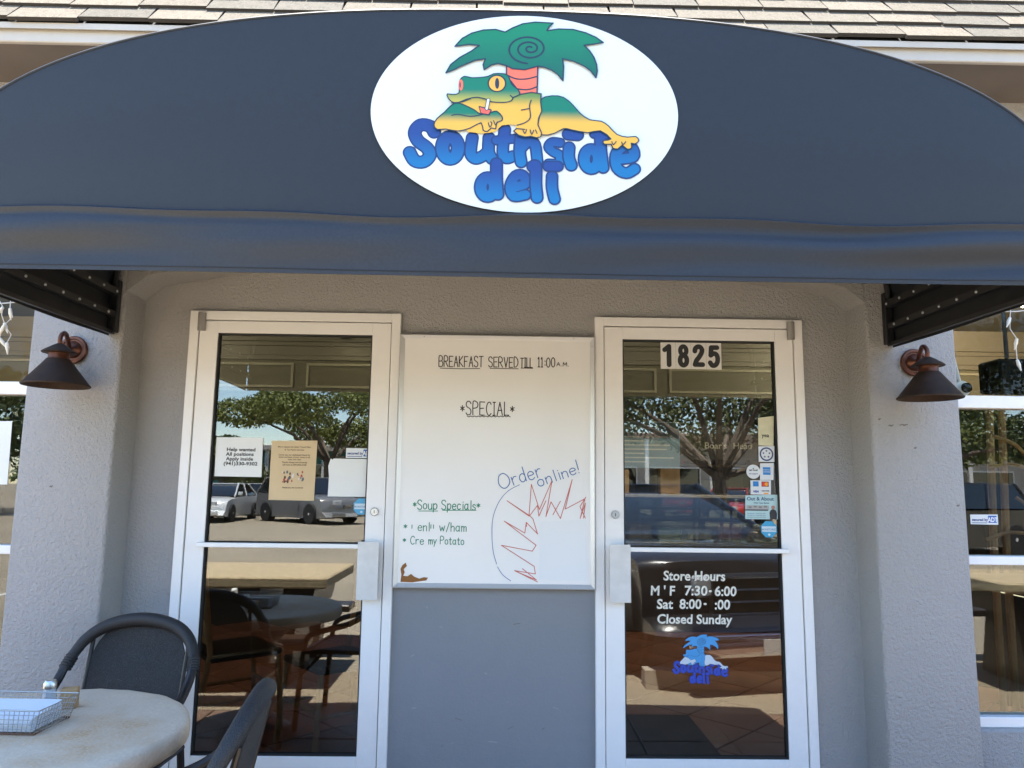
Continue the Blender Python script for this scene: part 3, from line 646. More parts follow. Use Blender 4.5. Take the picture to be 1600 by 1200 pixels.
ink('marker_zigzag', redm, WB, yk, [([BP(*p) for p in QS(s)], .0017) for s in ('858 845 835 795 860 755', '654 1116 556 1068 645 1082 640 1050 500 960 632 985 648 960 512 857 600 908 606 862 655 912', '606 862 608 880', '654 912 635 848 622 835 524 770 618 836 628 700 662 808 716 684 690 838 712 775 752 846 802 680 772 806 856 762 836 846 858 780 850 845',
     '620 835 654 790 660 836 690 770', '654 1116 560 1070 650 1108 590 1060', '720 830 752 772')], h=.0012)
ink('marker_scribble', brn, WB, yk, polys=[[BP(*p) for p in QS('70 1116 74 1085 70 1060 78 1045 92 1034 98 1048 84 1062 88 1075 82 1090 100 1092 115 1082 130 1094 150 1102 170 1096 188 1098 180 1110 120 1118')]], h=.0012)
mb = MB(); c4 = [BP(*p) for p in ((664, 860), (862, 850), (862, 1112), (660, 1108))]; mb.poly([(a, yk+.0004, b) for a, b in c4]); obj('paper_sheet', mb, mat('white paper', (.76, .77, .76), .6), WB)

# ------------------------------------------------------------------ things stuck on the glass
def sheet(name, label, cat, pts, m, y=-.0008, group=None, th=.0006):
    """a paper or sticker: a thin slab with its own corners"""
    cx = sum(p[0] for p in pts)/len(pts); cz = min(p[1] for p in pts)
    t = thing(name, label, cat, (cx, y, cz), 0, group); mb = MB(); mb.prism(pts, y-th, y, 'Y'); obj('sheet', mb, m, t, angle=20); return t
def quad(a, b, c, d): return [P(*a, -.001), P(*b, -.001), P(*c, -.001), P(*d, -.001)]
paper = mat('white notice paper', (.74, .75, .72), .6, noise=(6, .04)); tanp = mat('cream notice paper', (.62, .47, .27), .65, noise=(7, .08)); inkm = mat('black print', (.02, .02, .02), .6)
t = sheet('help_wanted_notice', 'white paper notice reading help wanted on the left door glass', 'notice', quad((338.5, 683), (411, 684), (408.5, 745.5), (335, 744)), paper)
for i, (s, px, py, wpx) in enumerate((('Help wanted', 354, 704.6, 44), ('All positions', 353, 711.8, 43), ('Apply inside', 353, 719.2, 42), ('(941)330-9302', 349, 726.6, 52))):
    x, z = P(px, py, -.002); o = text('lettering', s, inkm, t, x, -.0022, z, .0225, 'LEFT', .0006, 1.0); co = [v.co.x for v in o.data.vertices]; k = wpx/1155*3.49/(max(co)-min(co)); m0 = min(co)
    for v in o.data.vertices: v.co.x = m0+(v.co.x-m0)*k
t = sheet('paper_notice', 'cream paper notice with small drawing in its middle on left door glass', 'notice', quad((424.5, 688.5), (496, 688.5), (490.5, 782.5), (419.5, 781)), tanp)
for i, (s, py) in enumerate((('More reasons for doing Travel Filing', 699.5), ('& Tax Paying services', 704), ('Come see our dedicated friend for', 712), ('latest and best of your times to all', 715.5), ('open two days', 719), ('Thanks always and sincerely', 723.5), ('call now at (941)955-0100', 727.5))):
    x, z = P(460, py, -.002); text('lettering', s, mat('brown print', (.12, .07, .03), .6), t, x, -.0022, z, .0105, 'CENTER', .0002)
for k in range(26):
    x, z = P(441+random.uniform(0, 34), 737+random.uniform(0, 16), -.002); r = random.uniform(.003, .007)
    m = random.choice([mat('print red', (.45, .06, .04), .6), mat('print brown', (.12, .06, .03), .6), mat('print slate', (.12, .13, .15), .6), mat('print white', (.65, .62, .58), .6)])
    f = MB(); f.poly([(x+r*math.cos(a)*.8, -.0021-.00003*k, z+r*1.3*math.sin(a)) for a in np.linspace(0, 2*PI, 8)[:-1]]); obj('drawing_figure', f, m, t)
x, z = P(457, 763, -.002); text('lettering', 'Thank you, the Southside', MATS['brown print'], t, x, -.0022, z, .0095, 'CENTER', .0002)
sheet('blank_paper', 'blank white paper with a torn left edge on the left door glass', 'paper', [P(*p, -.001) for p in ((517, 716), (519.5, 718.5), (521, 716.5), (583.5, 717.5), (580, 776.5), (512, 775.5), (514, 745), (513, 728))], paper)
def adt(name, label, q, y=-.0008, grp=None):
    t = sheet(name, label, 'sticker', q, mat('white sticker', (.66, .68, .68), .4), y, grp); xs_ = [p[0] for p in q]; zs = [p[1] for p in q]; a, b, c, d = min(xs_), max(xs_), min(zs), max(zs); w_, h_ = b-a, d-c
    bl = MB(); bl.box(a+w_*.64, b-w_*.05, y-.0014, y-.0008, c+h_*.18, d-h_*.12); obj('blue_block', bl, mat('alarm blue', (.02, .10, .35), .4), t)
    text('lettering', 'ADT', mat('white print', (.75, .76, .76), .5), t, a+w_*.80, y-.0018, c+h_*.28, h_*.62, 'CENTER', .001, .78); text('lettering', 'secured by', mat('dark blue print', (.02, .05, .18), .5), t, a+w_*.05, y-.0012, c+h_*.36, h_*.36, 'LEFT', .0006); bl = MB(); bl.box(a+w_*.05, a+w_*.6, y-.0012, y-.0008, c+h_*.14, c+h_*.2); obj('rule_line', bl, MATS['dark blue print'], t)
    return t
adt('alarm_sticker', 'white and blue alarm sticker above the blank paper on left door', quad((541, 700), (583.5, 701), (582, 716), (540.5, 715.5)), -.0008, 'alarm company stickers')
def octo(label, cx, cy, r):
    x, z = P(cx, cy, -.001); pts = [(x+r*math.cos(a+PI/8), z+r*math.sin(a+PI/8)) for a in np.linspace(0, 2*PI, 9)[:-1]]
    t = sheet('alarm_decal', label, 'sticker', pts, mat('light blue sticker', (.05, .33, .55), .4), -.0008, 'octagonal alarm decals'); mb = MB(); mb.box(x-r*.82, x+r*.82, -.0022, -.0015, z-r*.30, z+r*.34); obj('white_band', mb, mat('pale blue print', (.55, .66, .72), .5), t)
    text('lettering', 'MONITORED', mat('grey blue print', (.16, .33, .45), .5), t, x, -.0026, z-r*.12, r*.30, 'CENTER', .0004); mb = MB(); mb.lathe([(r*.14, 0), (r*.14, .0005)], (x, -.0017, z-r*.62), 12, 'Y'); obj('dot_mark', mb, MATS['pale blue print'], t)
octo('light blue octagonal sticker low on the left door glass', 565, 791.5, .040); octo('light blue octagonal sticker at the bottom of the right door sticker column', 1201.5, 827, .040)
# house number: four plates
NUM = thing('house_number', 'black house number 1825 on four white plates at top of right door', 'house number', (.93, -.0008, 1.947))
plate = mat('white number plate', (.66, .65, .62), .45)
digits = {'1': '26 60 46 72 46 8', '2': '25 57 28 66 38 72 50 71 58 62 55 50 44 36 32 24 25 10 60 10', '5': '57 70 31 70 28 43 40 49 52 47 59 36 58 20 48 9 34 8 25 17'}
for i, ch in enumerate('1825'):
    a = .7845+i*.0735; mb = MB(); mb.box(a, a+.0725, -.0018, -.0008, 1.9465, 2.0755); pl = obj('number_plate', mb, plate, NUM); r = .0116
    f = lambda p: (a+.036+(p[0]-42)*.00105, 2.011+(p[1]-40)*.00140)
    if ch == '8': st = [([f((42+14*math.cos(q), 58+14.5*math.sin(q))) for q in np.linspace(0, 2*PI, 24)], r*.92), ([f((42+15.5*math.cos(q), 24+17*math.sin(q))) for q in np.linspace(0, 2*PI, 24)], r)]
    else: p = QS(digits[ch]); st = [([f(q) for q in (p if ch == '1' else smooth(p[:-1], 4)+p[-1:] if ch == '2' else p[:3]+smooth(p[2:], 4))], r)]
    ink('digit', inkm, pl, -.0024, st, h=.0012)
# right-door sticker column
t = sheet('review_sticker', 'pale yellow paper sticker at the top of the right door column', 'sticker', quad((1184.5, 653), (1209, 650), (1208.5, 697), (1185, 696)), mat('pale yellow paper', (.62, .58, .38), .6, noise=(30, .12)))
x, z = P(1196, 683, -.002); text('lettering', 'yea', inkm, t, x, -.0022, z, .026, 'CENTER', .0006)
t = sheet('star_badge_sticker', 'white square sticker with a round navy star badge on right door', 'sticker', quad((1185, 697.5), (1210, 697), (1210, 722), (1185.5, 721.5)), MATS['white sticker'])
x, z = P(1197.7, 709.6, -.002); nav = mat('navy print', (.03, .05, .14), .5)
ink('badge_ring', nav, t, -.0018, [([(x+.029*math.cos(a), z+.029*math.sin(a)) for a in np.linspace(0, 2*PI, 40)], .0035)], h=.0012)
for k in range(5):
    a = PI/2+k*2*PI/5; ink('badge_star', nav, t, -.0018, polys=[[(x+.015*math.cos(a)+.0065*(1 if j % 2 == 0 else .42)*math.cos(PI/2+j*PI/5), z+.015*math.sin(a)+.0065*(1 if j % 2 == 0 else .42)*math.sin(PI/2+j*PI/5)) for j in range(10)]], h=.0008)
x, z = P(1177, 737, -.001); t = sheet('round_sticker', 'round white sticker left of the blue card sticker on right door', 'sticker', [(x+.033*math.cos(a), z+.033*math.sin(a)) for a in np.linspace(0, 2*PI, 33)[:-1]], MATS['white sticker'], -.0014)
text('lettering', 'eat local', inkm, t, x, -.0024, z+.004, .012, 'CENTER', .0004); ink('heart_mark', inkm, t, -.0024, polys=[[(x+dx*.001, z+.014+dz*.001) for dx, dz in ((0, -3), (3.4, 1), (3, 3.4), (1.4, 3.4), (0, 2), (-1.4, 3.4), (-3, 3.4), (-3.4, 1))]], h=.0006); text('lettering', 'we support', MATS['dark blue print'], t, x, -.0024, z-.012, .009, 'CENTER', .0002)
t = sheet('card_sticker', 'white sticker with one blue card logo on right door', 'sticker', quad((1187.5, 724), (1209, 723.5), (1208.5, 750), (1187.5, 750)), MATS['white sticker'])
cb = mat('card blue', (.02, .20, .52), .4)
def cardbox(t, cx, cy, w_, h_, m, nm='card_mark', y=-.002):
    x, z = P(cx, cy, -.002); mb = MB(); mb.box(x-w_/2, x+w_/2, y, y+.0005, z-h_/2, z+h_/2); obj(nm, mb, m, t); return x, z
x, z = cardbox(t, 1198, 736, .036, .036, cb); text('lettering', 'AMERICAN', MATS['white print'], t, x, -.0024, z+.003, .0075, 'CENTER'); text('lettering', 'EXPRESS', MATS['white print'], t, x, -.0024, z-.007, .0085, 'CENTER')
t = sheet('payment_sticker', 'white sticker with four payment card logos on right door', 'sticker', quad((1172.5, 750.5), (1204.5, 750.5), (1204.5, 773), (1173, 772.5)), MATS['white sticker'])
cardbox(t, 1181, 756, .026, .024, cb); x, z = cardbox(t, 1195.5, 756.5, .034, .024, mat('dark red print', (.25, .02, .02), .5))
for dx, m in ((-.007, mat('card red', (.65, .05, .03), .4)), (.006, mat('card orange', (.80, .33, .03), .4))):
    f = MB(); f.lathe([(.009, 0), (.009, .0004)], (x+dx, -.0022-(.0006 if dx > 0 else 0), z), 16, 'Y'); obj('card_disc', f, m, t)
x, z = P(1181, 769.5, -.002); text('lettering', 'VISA', mat('visa blue print', (.03, .06, .30), .5), t, x, -.0022, z, .0135, 'CENTER', .0006, 1, .25); x, z = P(1196, 768, -.002); text('lettering', 'DISCOVER', inkm, t, x, -.0022, z, .0075, 'CENTER', .0003); cardbox(t, 1197, 771, .022, .006, MATS['card orange'])
t = sheet('event_flyer', 'pale teal flyer with a man in a suit on right door', 'flyer', quad((1164.5, 774), (1215, 773), (1215.5, 811.5), (1164.5, 811)), mat('pale teal paper', (.42, .60, .60), .5))
x, z = P(1188, 782, -.002); text('lettering', 'Out & About', nav, t, x, -.0022, z, .0235, 'CENTER', .0004); x, z = P(1190, 787, -.002); text('lettering', 'With Tyler Barker', nav, t, x, -.0022, z, .010, 'CENTER', .0002)
cardbox(t, 1184, 793, .105, .020, mat('flyer photo grey', (.36, .36, .35), .6), 'photo_strip'); cardbox(t, 1182, 797, .11, .006, mat('flyer photo dark', (.05, .05, .06), .6), 'photo_strip', -.0024)
for k in range(4): cardbox(t, 1172+k*8, 792.5-k % 2, .014, .008, mat('flyer building', (.22, .20, .18), .6), 'photo_building', -.0024)
for k in range(3): x, z = P(1182, 803+k*3, -.002); text('lettering', 'Serving your community daily', nav, t, x, -.0022, z, .0072, 'CENTER')
x, z = P(1208, 806, -.002); ink('suit_figure', mat('suit print', (.03, .028, .03), .6), t, -.0030, polys=[[(x+a*.001, z+b*.001) for a, b in ((-15, -16), (-17, 14), (-11, 26), (-4, 30), (5, 30), (13, 25), (18, 10), (16, -16))]], h=.0012)
f = MB(); f.lathe([(.009, 0), (.009, .0004)], (x+.001, -.0030, z+.039), 16, 'Y'); obj('figure_head', f, mat('skin print', (.42, .22, .15), .6), t)
# hours lettering and the blue logo decal
HR = thing('hours_lettering', 'white vinyl store hours lettering on the lower right door glass', 'lettering', (.91, -.001, .76))
vw = mat('cream vinyl', (.74, .72, .62), .5, noise=(60, .25))
for s, px, py, size, wpx in (('Store Hours', 1085, 907, .060, 96), ("M ' F", 1036, 930, .060, 38), ('7:30', 1088, 930, .060, 35), ('6:00', 1134, 931, .060, 34), ('·', 1110, 931, .06, 5), ('Sat', 1039, 951, .060, 25), ('8:00', 1079, 951, .060, 34), ('·', 1102, 951, .06, 5), (':00', 1129, 952, .060, 24), ('Closed Sunday', 1086, 974.5, .058, 116)):
    x, z = P(px, py, -.002); o = text('lettering', s, vw, HR, x, -.0016, z, size, 'CENTER', .0014, .88, .06)
    co = [v.co.x for v in o.data.vertices]; wd = max(co)-min(co); target = wpx/1155*3.5*.985; k = target/wd; mid = (max(co)+min(co))/2; xc = x-WM[HR.name].translation.x
    for v in o.data.vertices: v.co.x = (v.co.x-mid)*k+xc
DC = thing('logo_decal', 'blue frog and palm logo decal under the store hours', 'decal', (.94, -.001, .51))
def dfn(x, y): return P(920+(415+(x-228)*(686-415)/(1345-228))/3.158, 820+(540+(y-117)*(788-540)/(990-117))/3.158, -.002)
lb = mat('light blue vinyl', (.06, .30, .62), .5); bb = mat('royal blue vinyl', (.02, .06, .42), .5)
pal2 = dict(line=mat('decal dark line', (.02, .06, .14), .5), edge=mat('decal navy edge', (.01, .02, .12), .5), ink=bb, ink2=bb, trunk=mat('light blue vinyl', ()), crown=lb, rump=mat('pale vinyl', (.55, .62, .68), .5), torso=lb, arm=mat('pale vinyl', ()), head=lb)
logo(pal2, DC, -.001, dfn, .0016, .8, False, 1.0)
adt('alarm_sticker', 'white and blue alarm sticker on the window right of right pier', [P(*p, .008) for p in ((1516, 804), (1559, 804), (1560, 820), (1517, 819))], .0092, 'alarm company stickers')
sheet('window_poster', 'white paper poster on the window left of the left pier', 'poster', [P(*p, .008) for p in ((-40, 658), (19, 658), (11, 757), (-46, 757))], paper, .0092)

# ------------------------------------------------------------------ terrace furniture
stone = mat('pale cast stone', (.74, .585, .42), .75, bump=[('n', 60, .25), ('n', 14, .2)], grain=[(9, .14), (70, .12), (3.2, 0, (.52, .27, .09), 4, .50, .66), (120, .18)], spec=.3)
TX, TY, TZ, R0 = -1.412, -1.145, .64, .478
T = thing('cafe_table', 'round table with pale stained stone top in front of the left pier', 'table', (TX, TY, GZ))
mb = MB(); prof = [(.02, -.068), (R0-.03, -.068), (R0-.008, -.063), (R0, -.054), (R0+.001, -.022), (R0-.003, -.009), (R0-.012, -.003), (R0-.03, -.0008), (.22, 0), (.02, 0)]
mb.lathe([(r, TZ+h) for r, h in prof], (TX, TY, 0), 80)
for v in mb.bm.verts:
    r = math.hypot(v.co.x-TX, v.co.y-TY)
    if r > .4: a = math.atan2(v.co.y-TY, v.co.x-TX); k = 1+.004*math.sin(a*9)+random.uniform(-.0025, .0025); v.co.x = TX+(v.co.x-TX)*k; v.co.y = TY+(v.co.y-TY)*k; v.co.z += random.uniform(-.0015, .0015)
obj('table_top', mb, stone, T, angle=60)
iron = mat('black cast iron', (.02, .02, .02), .5, .3)
mb = MB(); mb.lathe([(.22, GZ), (.21, GZ+.04), (.09, GZ+.12), (.06, GZ+.25), (.06, .28), (.085, .40), (.16, .49), (.30, .555), (.33, TZ-.068)], (TX, TY, 0), 32); obj('pedestal', mb, iron, T)
wicker = mat('woven black wicker', (.030, .029, .029), .5, noise=(6, .25), bump=[('v', 260, .3)], grain=[(240, .4), (60, .3)], spec=.35)
meshm = mat('black mesh fabric', (.035, .035, .036), .7, grain=[(210, .5), (8, .3), (430, 0, (.085, .085, .083), 2, .52, .66)], bump=[('x', 230, .5), ('z', 230, .4)])
frame_m = mat('dark brown metal frame', (.03, .026, .024), .38, .4, noise=(25, .4))
def chair(label, loc, rz):
    t = thing('patio_chair', label, 'chair', loc, rz, 'black woven terrace chairs')
    half = [(.245, .24, .0), (.24, .22, .30), (.24, .20, .48), (.242, .16, .535), (.246, .06, .565), (.248, -.06, .60), (.246, -.15, .655), (.238, -.208, .73), (.205, -.245, .80), (.15, -.268, .845), (.08, -.28, .868), (0, -.284, .876)]
    path = half+[(-x, y, z) for x, y, z in half[-2::-1]]; f = MB(); f.tube(smooth(path, 4), .0165, 10); obj('arm_hoop', f, frame_m, t, local=True)
    def ar(s, dx=0, dz=0):  # inner woven band follows the hoop above the arms
        q = [(.236, -.215, .735), (.205, -.245, .795), (.15, -.268, .838), (.08, -.28, .860), (0, -.284, .868)]
        return q
    q = ar(1); q = q+[(-x, y, z) for x, y, z in q[-2::-1]]; b = MB(); b.tube(smooth(q, 6), [.018+.008*math.sin(PI*min(1, max(0, i/48))) for i in range(49)], 12); obj('woven_band', b, wicker, t, local=True)
    for sx in (-1, 1):
        w_ = MB()
        for k in range(5): w_.lathe([(.0215, -.0045), (.024, 0), (.0215, .0045)], (0, 0, k*.010), 10)
        me_m = Matrix.Translation((sx*.243, -.198, .705)) @ Matrix.Rotation(sx*-.25, 4, 'Y') @ Matrix.Rotation(.55, 4, 'X'); bmesh.ops.transform(w_.bm, matrix=me_m, verts=w_.bm.verts[:]); obj('wrap', w_, mat('black wrap cord', (.02, .02, .02), .6), t, local=True)
    def bp(u, v, k):
        z = .40+v*(.855-.40); hw = .185 if z < .70 else .185*math.sqrt(max(0, 1-((z-.70)/.185)**2))*1.0+.0
        hw = max(hw, .06); x = (u*2-1)*hw
        y = -.185-.10*((z-.42)/.45) -.012*(1-(x/.19)**2)-.004
        return (x, y+k, z)
    p = MB(); p.shell(bp, 16, 20, .006); obj('backrest', p, meshm, t, local=True, angle=60)
    for sx in (-1, 1):
        e = MB(); e.tube([(sx*.187, -.185-.10*((z-.42)/.45)-.002, z) for z in (.40, .5, .6, .7, .76, .80)], .008, 8); obj('back_rail', e, frame_m, t, local=True)
    s = MB(); s.shell(lambda u, v, k: ((u*2-1)*(.215+.015*v), -.20+.42*v, .445-k-.012*math.sin(PI*u)*math.sin(PI*v)-.02*max(0, v-.85)/.15), 12, 12, .008); obj('seat', s, meshm, t, local=True, angle=60)
    s = MB(); s.tube([(-.22, -.2, .432), (.22, -.2, .432), (.235, .215, .43), (-.235, .215, .43)], .012, 8, True); obj('seat_frame', s, frame_m, t, local=True)
    for sx in (-1, 1):
        l = MB(); l.tube([(sx*.215, -.20, .435), (sx*.22, -.235, .2), (sx*.235, -.285, 0)], .0135, 8); obj('leg', l, frame_m, t, local=True)
        l = MB(); l.tube([(sx*.25, .20, .32), (sx*.232, .10, .425)], .009, 6); obj('brace', l, frame_m, t, local=True)
    return t
for o_ in (chair('black woven armchair behind the round table facing out from the wall', (-1.445, -.64, GZ), PI-.06),
    chair('black woven armchair in front of the left door seen from its side', (-.912, -1.43, GZ), PI/2+.12)): o_.scale = (1.06, 1.06, 1.06)
# basket of napkins and the shakers
bx, by, brz = -1.487, -1.104, -.05; bw, bd, bh, bz = .358, .19, .072, TZ+.002
BK = thing('wire_basket', 'shallow wire mesh basket holding white napkins on the round table', 'basket', (bx, by, bz), brz)
wire = mat('dull steel wire', (.42, .40, .37), .4, .6)
def rect(w_, d_, z): return [(-w_/2, -d_/2, z), (w_/2, -d_/2, z), (w_/2, d_/2, z), (-w_/2, d_/2, z)]
mb = MB(); mb.tube(rect(bw, bd, bh), .0026, 6, True); obj('rim', mb, wire, BK, local=True)
mb = MB(); mb.tube(rect(bw*.9, bd*.86, .003), .0026, 6, True); obj('base_wire', mb, mat('rusty wire', (.14, .06, .03), .7, .3), BK, local=True)
mb = MB()
def wl(a, b): mb.tube([a, b], .0011, 4)
n1, n2, n3 = 24, 13, 5
for i in range(n1+1):
    f = i/n1-.5
    for s in (-1, 1): wl((f*bw*.9, s*bd*.43, .003), (f*bw, s*bd*.5, bh))
    if i % 2 == 0: wl((f*bw*.9, -bd*.43, .003), (f*bw*.9, bd*.43, .003))
for i in range(n2+1):
    f = i/n2-.5
    for s in (-1, 1): wl((s*bw*.45, f*bd*.86, .003), (s*bw*.5, f*bd, bh))
    if i % 2 == 0: wl((-bw*.45, f*bd*.86, .003), (bw*.45, f*bd*.86, .003))
for k in range(1, n3):
    f = k/n3; r = rect(bw*(.9+.1*f), bd*(.86+.14*f), .003+(bh-.003)*f)
    for i in range(4): wl(r[i], r[(i+1) % 4])
o = obj('wire_mesh', mb, wire, BK, local=True); o['kind'] = 'stuff'
NP = thing('napkin_stack', 'stack of white paper napkins lying in the wire basket', 'napkins', (bx-.005, by, bz+.005), brz)
napm = mat('white napkin paper', (.74, .75, .76), .85, bump=[('n', 90, .15)])
for k in range(9):
    mb = MB(); m = Matrix.Rotation(random.uniform(-.03, .03), 4, 'Z') @ Matrix.Rotation(.02+.012*k, 4, 'X'); mb.box(-.148, .148, -.072, .072, .001+k*.0052, .0052+k*.0052, .001, 1, m); obj('napkin', mb, napm, NP, local=True)
SH = thing('salt_shaker', 'small glass salt shaker with a steel cap behind the napkin basket', 'shaker', (-1.441, -.942, TZ))
SH.scale = (1.15, 1.15, 1.15)
mb = MB(); mb.lathe([(.019, 0), (.021, .003), (.0205, .03), (.017, .05), (.0165, .06)], (0, 0, 0), 8); obj('glass_body', mb, mat('shaker glass', (.42, .45, .47), .12, spec=.8), SH, local=True)
mb = MB(); mb.lathe([(.0175, .06), (.0180, .063), (.0180, .074), (.014, .081), (.005, .083)], (0, 0, 0), 18); obj('cap', mb, steel, SH, local=True)
mb = MB(); mb.lathe([(.0215, .002), (.0212, .026)], (0, 0, 0), 8); obj('salt', mb, napm, SH, local=True)
PK = thing('wooden_block', 'small tan wooden block beside the salt shaker on the round table', 'block', (-1.389, -.916, TZ), .3)
PK.scale = (1.15, 1.15, 1.15)
mb = MB(); mb.box(-.022, .022, -.016, .016, 0, .055, .002); obj('block', mb, mat('tan wood', (.42, .25, .11), .6, noise=(30, .2)), PK, local=True)

# ------------------------------------------------------------------ fairy lights
wirem = mat('white light cord', (.62, .60, .54), .5)
def fairy(label, x0, x1, y, ztop, drops):
    t = thing('fairy_lights', label, 'string lights', (x0, y, ztop), 0, 'icicle string lights')
    mb = MB(); mb.tube([(x0+(x1-x0)*i/20, y, ztop-.02*math.sin(PI*i/20*3)**2) for i in range(21)], .0025, 6); obj('cord', mb, wirem, t)
    for x, L_ in drops:
        mb = MB(); pts = [(x+random.uniform(-.014, .014), y+random.uniform(-.012, .012), ztop-L_*k/5) for k in range(6)]; mb.tube(pts, .002, 5); obj('drop_cord', mb, wirem, t)
        for k in (1, 3, 5):
            p = Vector(pts[k]); mb = MB(); d = Vector((random.uniform(-.8, .8), random.uniform(-.3, .3), -1)).normalized()
            mb.tube([p, p+d*.022, p+d*.03, p+d*.052], [.006, .008, .006, .002], 8); obj('bulb', mb, mat('cream bulb', (.70, .66, .55), .35), t)
random.seed(21)
fairy('white icicle string lights hanging above the left lamp', -3.4, -2.0, -.30, 2.16, [(-2.32, .05), (-2.24, .10), (-2.17, .17), (-2.13, .19), (-2.45, .12), (-2.7, .16), (-2.95, .08), (-3.2, .15)])
fairy('white icicle string lights hanging beside the right lamp', 2.05, 3.4, -.30, 2.20, [(2.30, .24), (2.47, .10), (2.7, .2), (2.95, .12), (3.2, .2)])
# ------------------------------------------------------------------ inside things
def tracklight(x, y, z, label, power, rx=.2):
    t = thing('track_light', label, 'lamp', (x, y, z), 0, 'ceiling track lights'); mb = MB(); mb.box(-.35, .35, -.015, .015, -.02, 0); obj('track', mb, iron, t, local=True)
    for dx in (-.12, .14):
        mb = MB(); mb.tube([(dx, 0, -.02), (dx, 0, -.06)], .008, 6); mb.lathe([(.02, -.06), (.034, -.075), (.036, -.145), (.030, -.145), (.03, -.138)], (dx, 0, 0), 16); obj('spot_head', mb, iron, t, local=True)
        mb = MB(); mb.lathe([(.028, -.139), (.028, -.143)], (dx, 0, 0), 16); obj('lit_bulb', mb, mat('lit halogen', (1, .85, .6), .5, emit=((1, .78, .48), 14)), t, local=True)
    if not power: return
    l = bpy.data.lights.new('added_track_spot', 'SPOT'); l.energy = power; l.color = (1, .82, .6); l.spot_size = 2.4; l.spot_blend = .8; l.shadow_soft_size = .03  # spot beams belong to unseen fittings added to light the interior
    lo = bpy.data.objects.new('added_track_spot', l); COL.objects.link(lo); lo.location = (0, -.02, -.16); lo.rotation_euler = (rx, 0, 0); lo.parent = t
tracklight(-1.05, 1.95, 2.62, 'lit track light with two spots near the beam behind the left door', 0)
tracklight(-1.1, .75, 2.62, 'added unseen track light nearest the glass behind the left door', 8, 1.0)  # unseen row, added to light the olive beam
tracklight(1.1, .75, 2.62, 'added unseen track light nearest the glass behind the right door', 8, 1.0)  # same added row, out of view, lights the beam behind this door
tracklight(3.0, .75, 2.62, 'added unseen track light on the ceiling behind the right window', 42, 1.25)  # added out of view to brighten the beam seen through the top pane
tracklight(-3.0, .75, 2.62, 'added unseen track light on the ceiling behind the left window', 20, 1.25)  # likewise added unseen, for the left window's top pane
tracklight(2.0, 3.4, 2.90, 'added unseen track light over the deli counter', 18)  # unseen, added to light the counter area
rattan = mat('rattan cane', (.50, .24, .09), .45, noise=(14, .3)); dkwood = mat('dark varnished wood', (.035, .022, .015), .35, noise=(6, .3))
mb = MB(); mb.box(.38, 1.19, .20, 1.22, .0, .012, .004); DM = tag(obj('door_mat', mb, mat('dark green mat', (.008, .016, .015), .95, noise=(4, .5), bump=[('n', 300, .6)]), None), 'dark green entrance mat on the floor inside the right door', 'mat')
def cane_chair(label, loc, rz, hi=0.0):
    t = thing('cane_chair', label, 'chair', loc, rz, 'cane chairs inside the deli'); sh = .45+hi
    s = MB(); s.box(-.21, .21, -.2, .21, sh-.04, sh, .012); obj('seat', s, dkwood, t, local=True)
    for sx in (-1, 1):
        l = MB(); l.tube([(sx*.19, .19, sh-.02), (sx*.21, .22, 0)], .016, 8); obj('leg', l, rattan, t, local=True)
        l = MB(); l.tube([(sx*.21, -.27, 0), (sx*.19, -.19, sh), (sx*.19, -.25, sh+.48)], .016, 8); obj('leg', l, rattan, t, local=True)
        l = MB(); l.tube([(-sx*.18, -.20, sh+.08), (sx*.18, -.24, sh+.42)], .011, 6); obj('cross_rail', l, rattan, t, local=True)
        l = MB(); l.tube([(sx*.2, .2, sh*.45), (sx*.2, -.22, sh*.45)], .011, 6); obj('stretcher', l, rattan, t, local=True)
    for z, y in ((.45, -.245), (.07, -.2)): l = MB(); l.tube([(-.19, y, sh+z), (.19, y, sh+z)], .015, 8); obj('back_rail', l, rattan, t, local=True)
    l = MB(); l.tube([(-.2, .2, sh*.5), (.2, .2, sh*.5)], .011, 6); obj('stretcher', l, rattan, t, local=True)
    return t
cane_chair('cane chair nearest the whiteboard inside the left door', (-.86, .72, 0), 2.3); cane_chair('cane chair nearest the hinge side inside the left door', (-1.50, .95, 0), -.9)
SC = thing('bamboo_screen', 'bamboo pole screen with star shaped lattice inside the right window', 'screen', (2.76, .66, 0))
for x in (0, .07, .52, 1.04): mb = MB(); mb.tube([(x, 0, 0), (x+.02, .01, 1.0), (x+.05, 0, 1.9)], .02, 8); obj('pole', mb, rattan, SC, local=True)
random.seed(5)
for cx, cz in ((.27, 1.50), (.27, 1.14), (.78, 1.32), (.78, 1.65)):
    for k in range(6):
        a = k*PI/3+random.uniform(-.25, .25); L_ = random.uniform(.22, .30); mb = MB(); mb.tube(smooth([(cx+.01, -.02, cz), (cx+L_*.6*math.cos(a), -.03, cz+L_*.6*math.sin(a)), (cx+L_*math.cos(a+.2), 0, cz+L_*math.sin(a+.2))], 3), .011, 6); obj('lattice_arm', mb, rattan, SC, local=True)
BT = thing('bench_table', 'long pale wooden table inside the right window', 'table', (2.95, .42, 0))
palewood = mat('pale table wood', (.42, .29, .16), .5, noise=(5, .2)); mb = MB(); mb.box(-.8, .8, -.25, .2, .90, .94, .006); obj('table_top', mb, palewood, BT, local=True)
for dx in (-.7, 0, .7): mb = MB(); mb.box(dx-.04, dx+.04, -.04, .04, 0, .90); obj('leg', mb, dkwood, BT, local=True)
SP = thing('loudspeaker', 'black loudspeaker box behind the top pane of the right window', 'speaker', (2.75, .35, 1.90)); mb = MB(); mb.box(-.14, .14, -.09, .09, .0, .17, .01); obj('cabinet', mb, mat('black speaker', (.004, .004, .004), .8, spec=.1), SP, local=True); mb = MB(); mb.tube([(0, .05, .1), (0, .05, .72)], .01, 6); obj('bracket', mb, iron, SP, local=True)
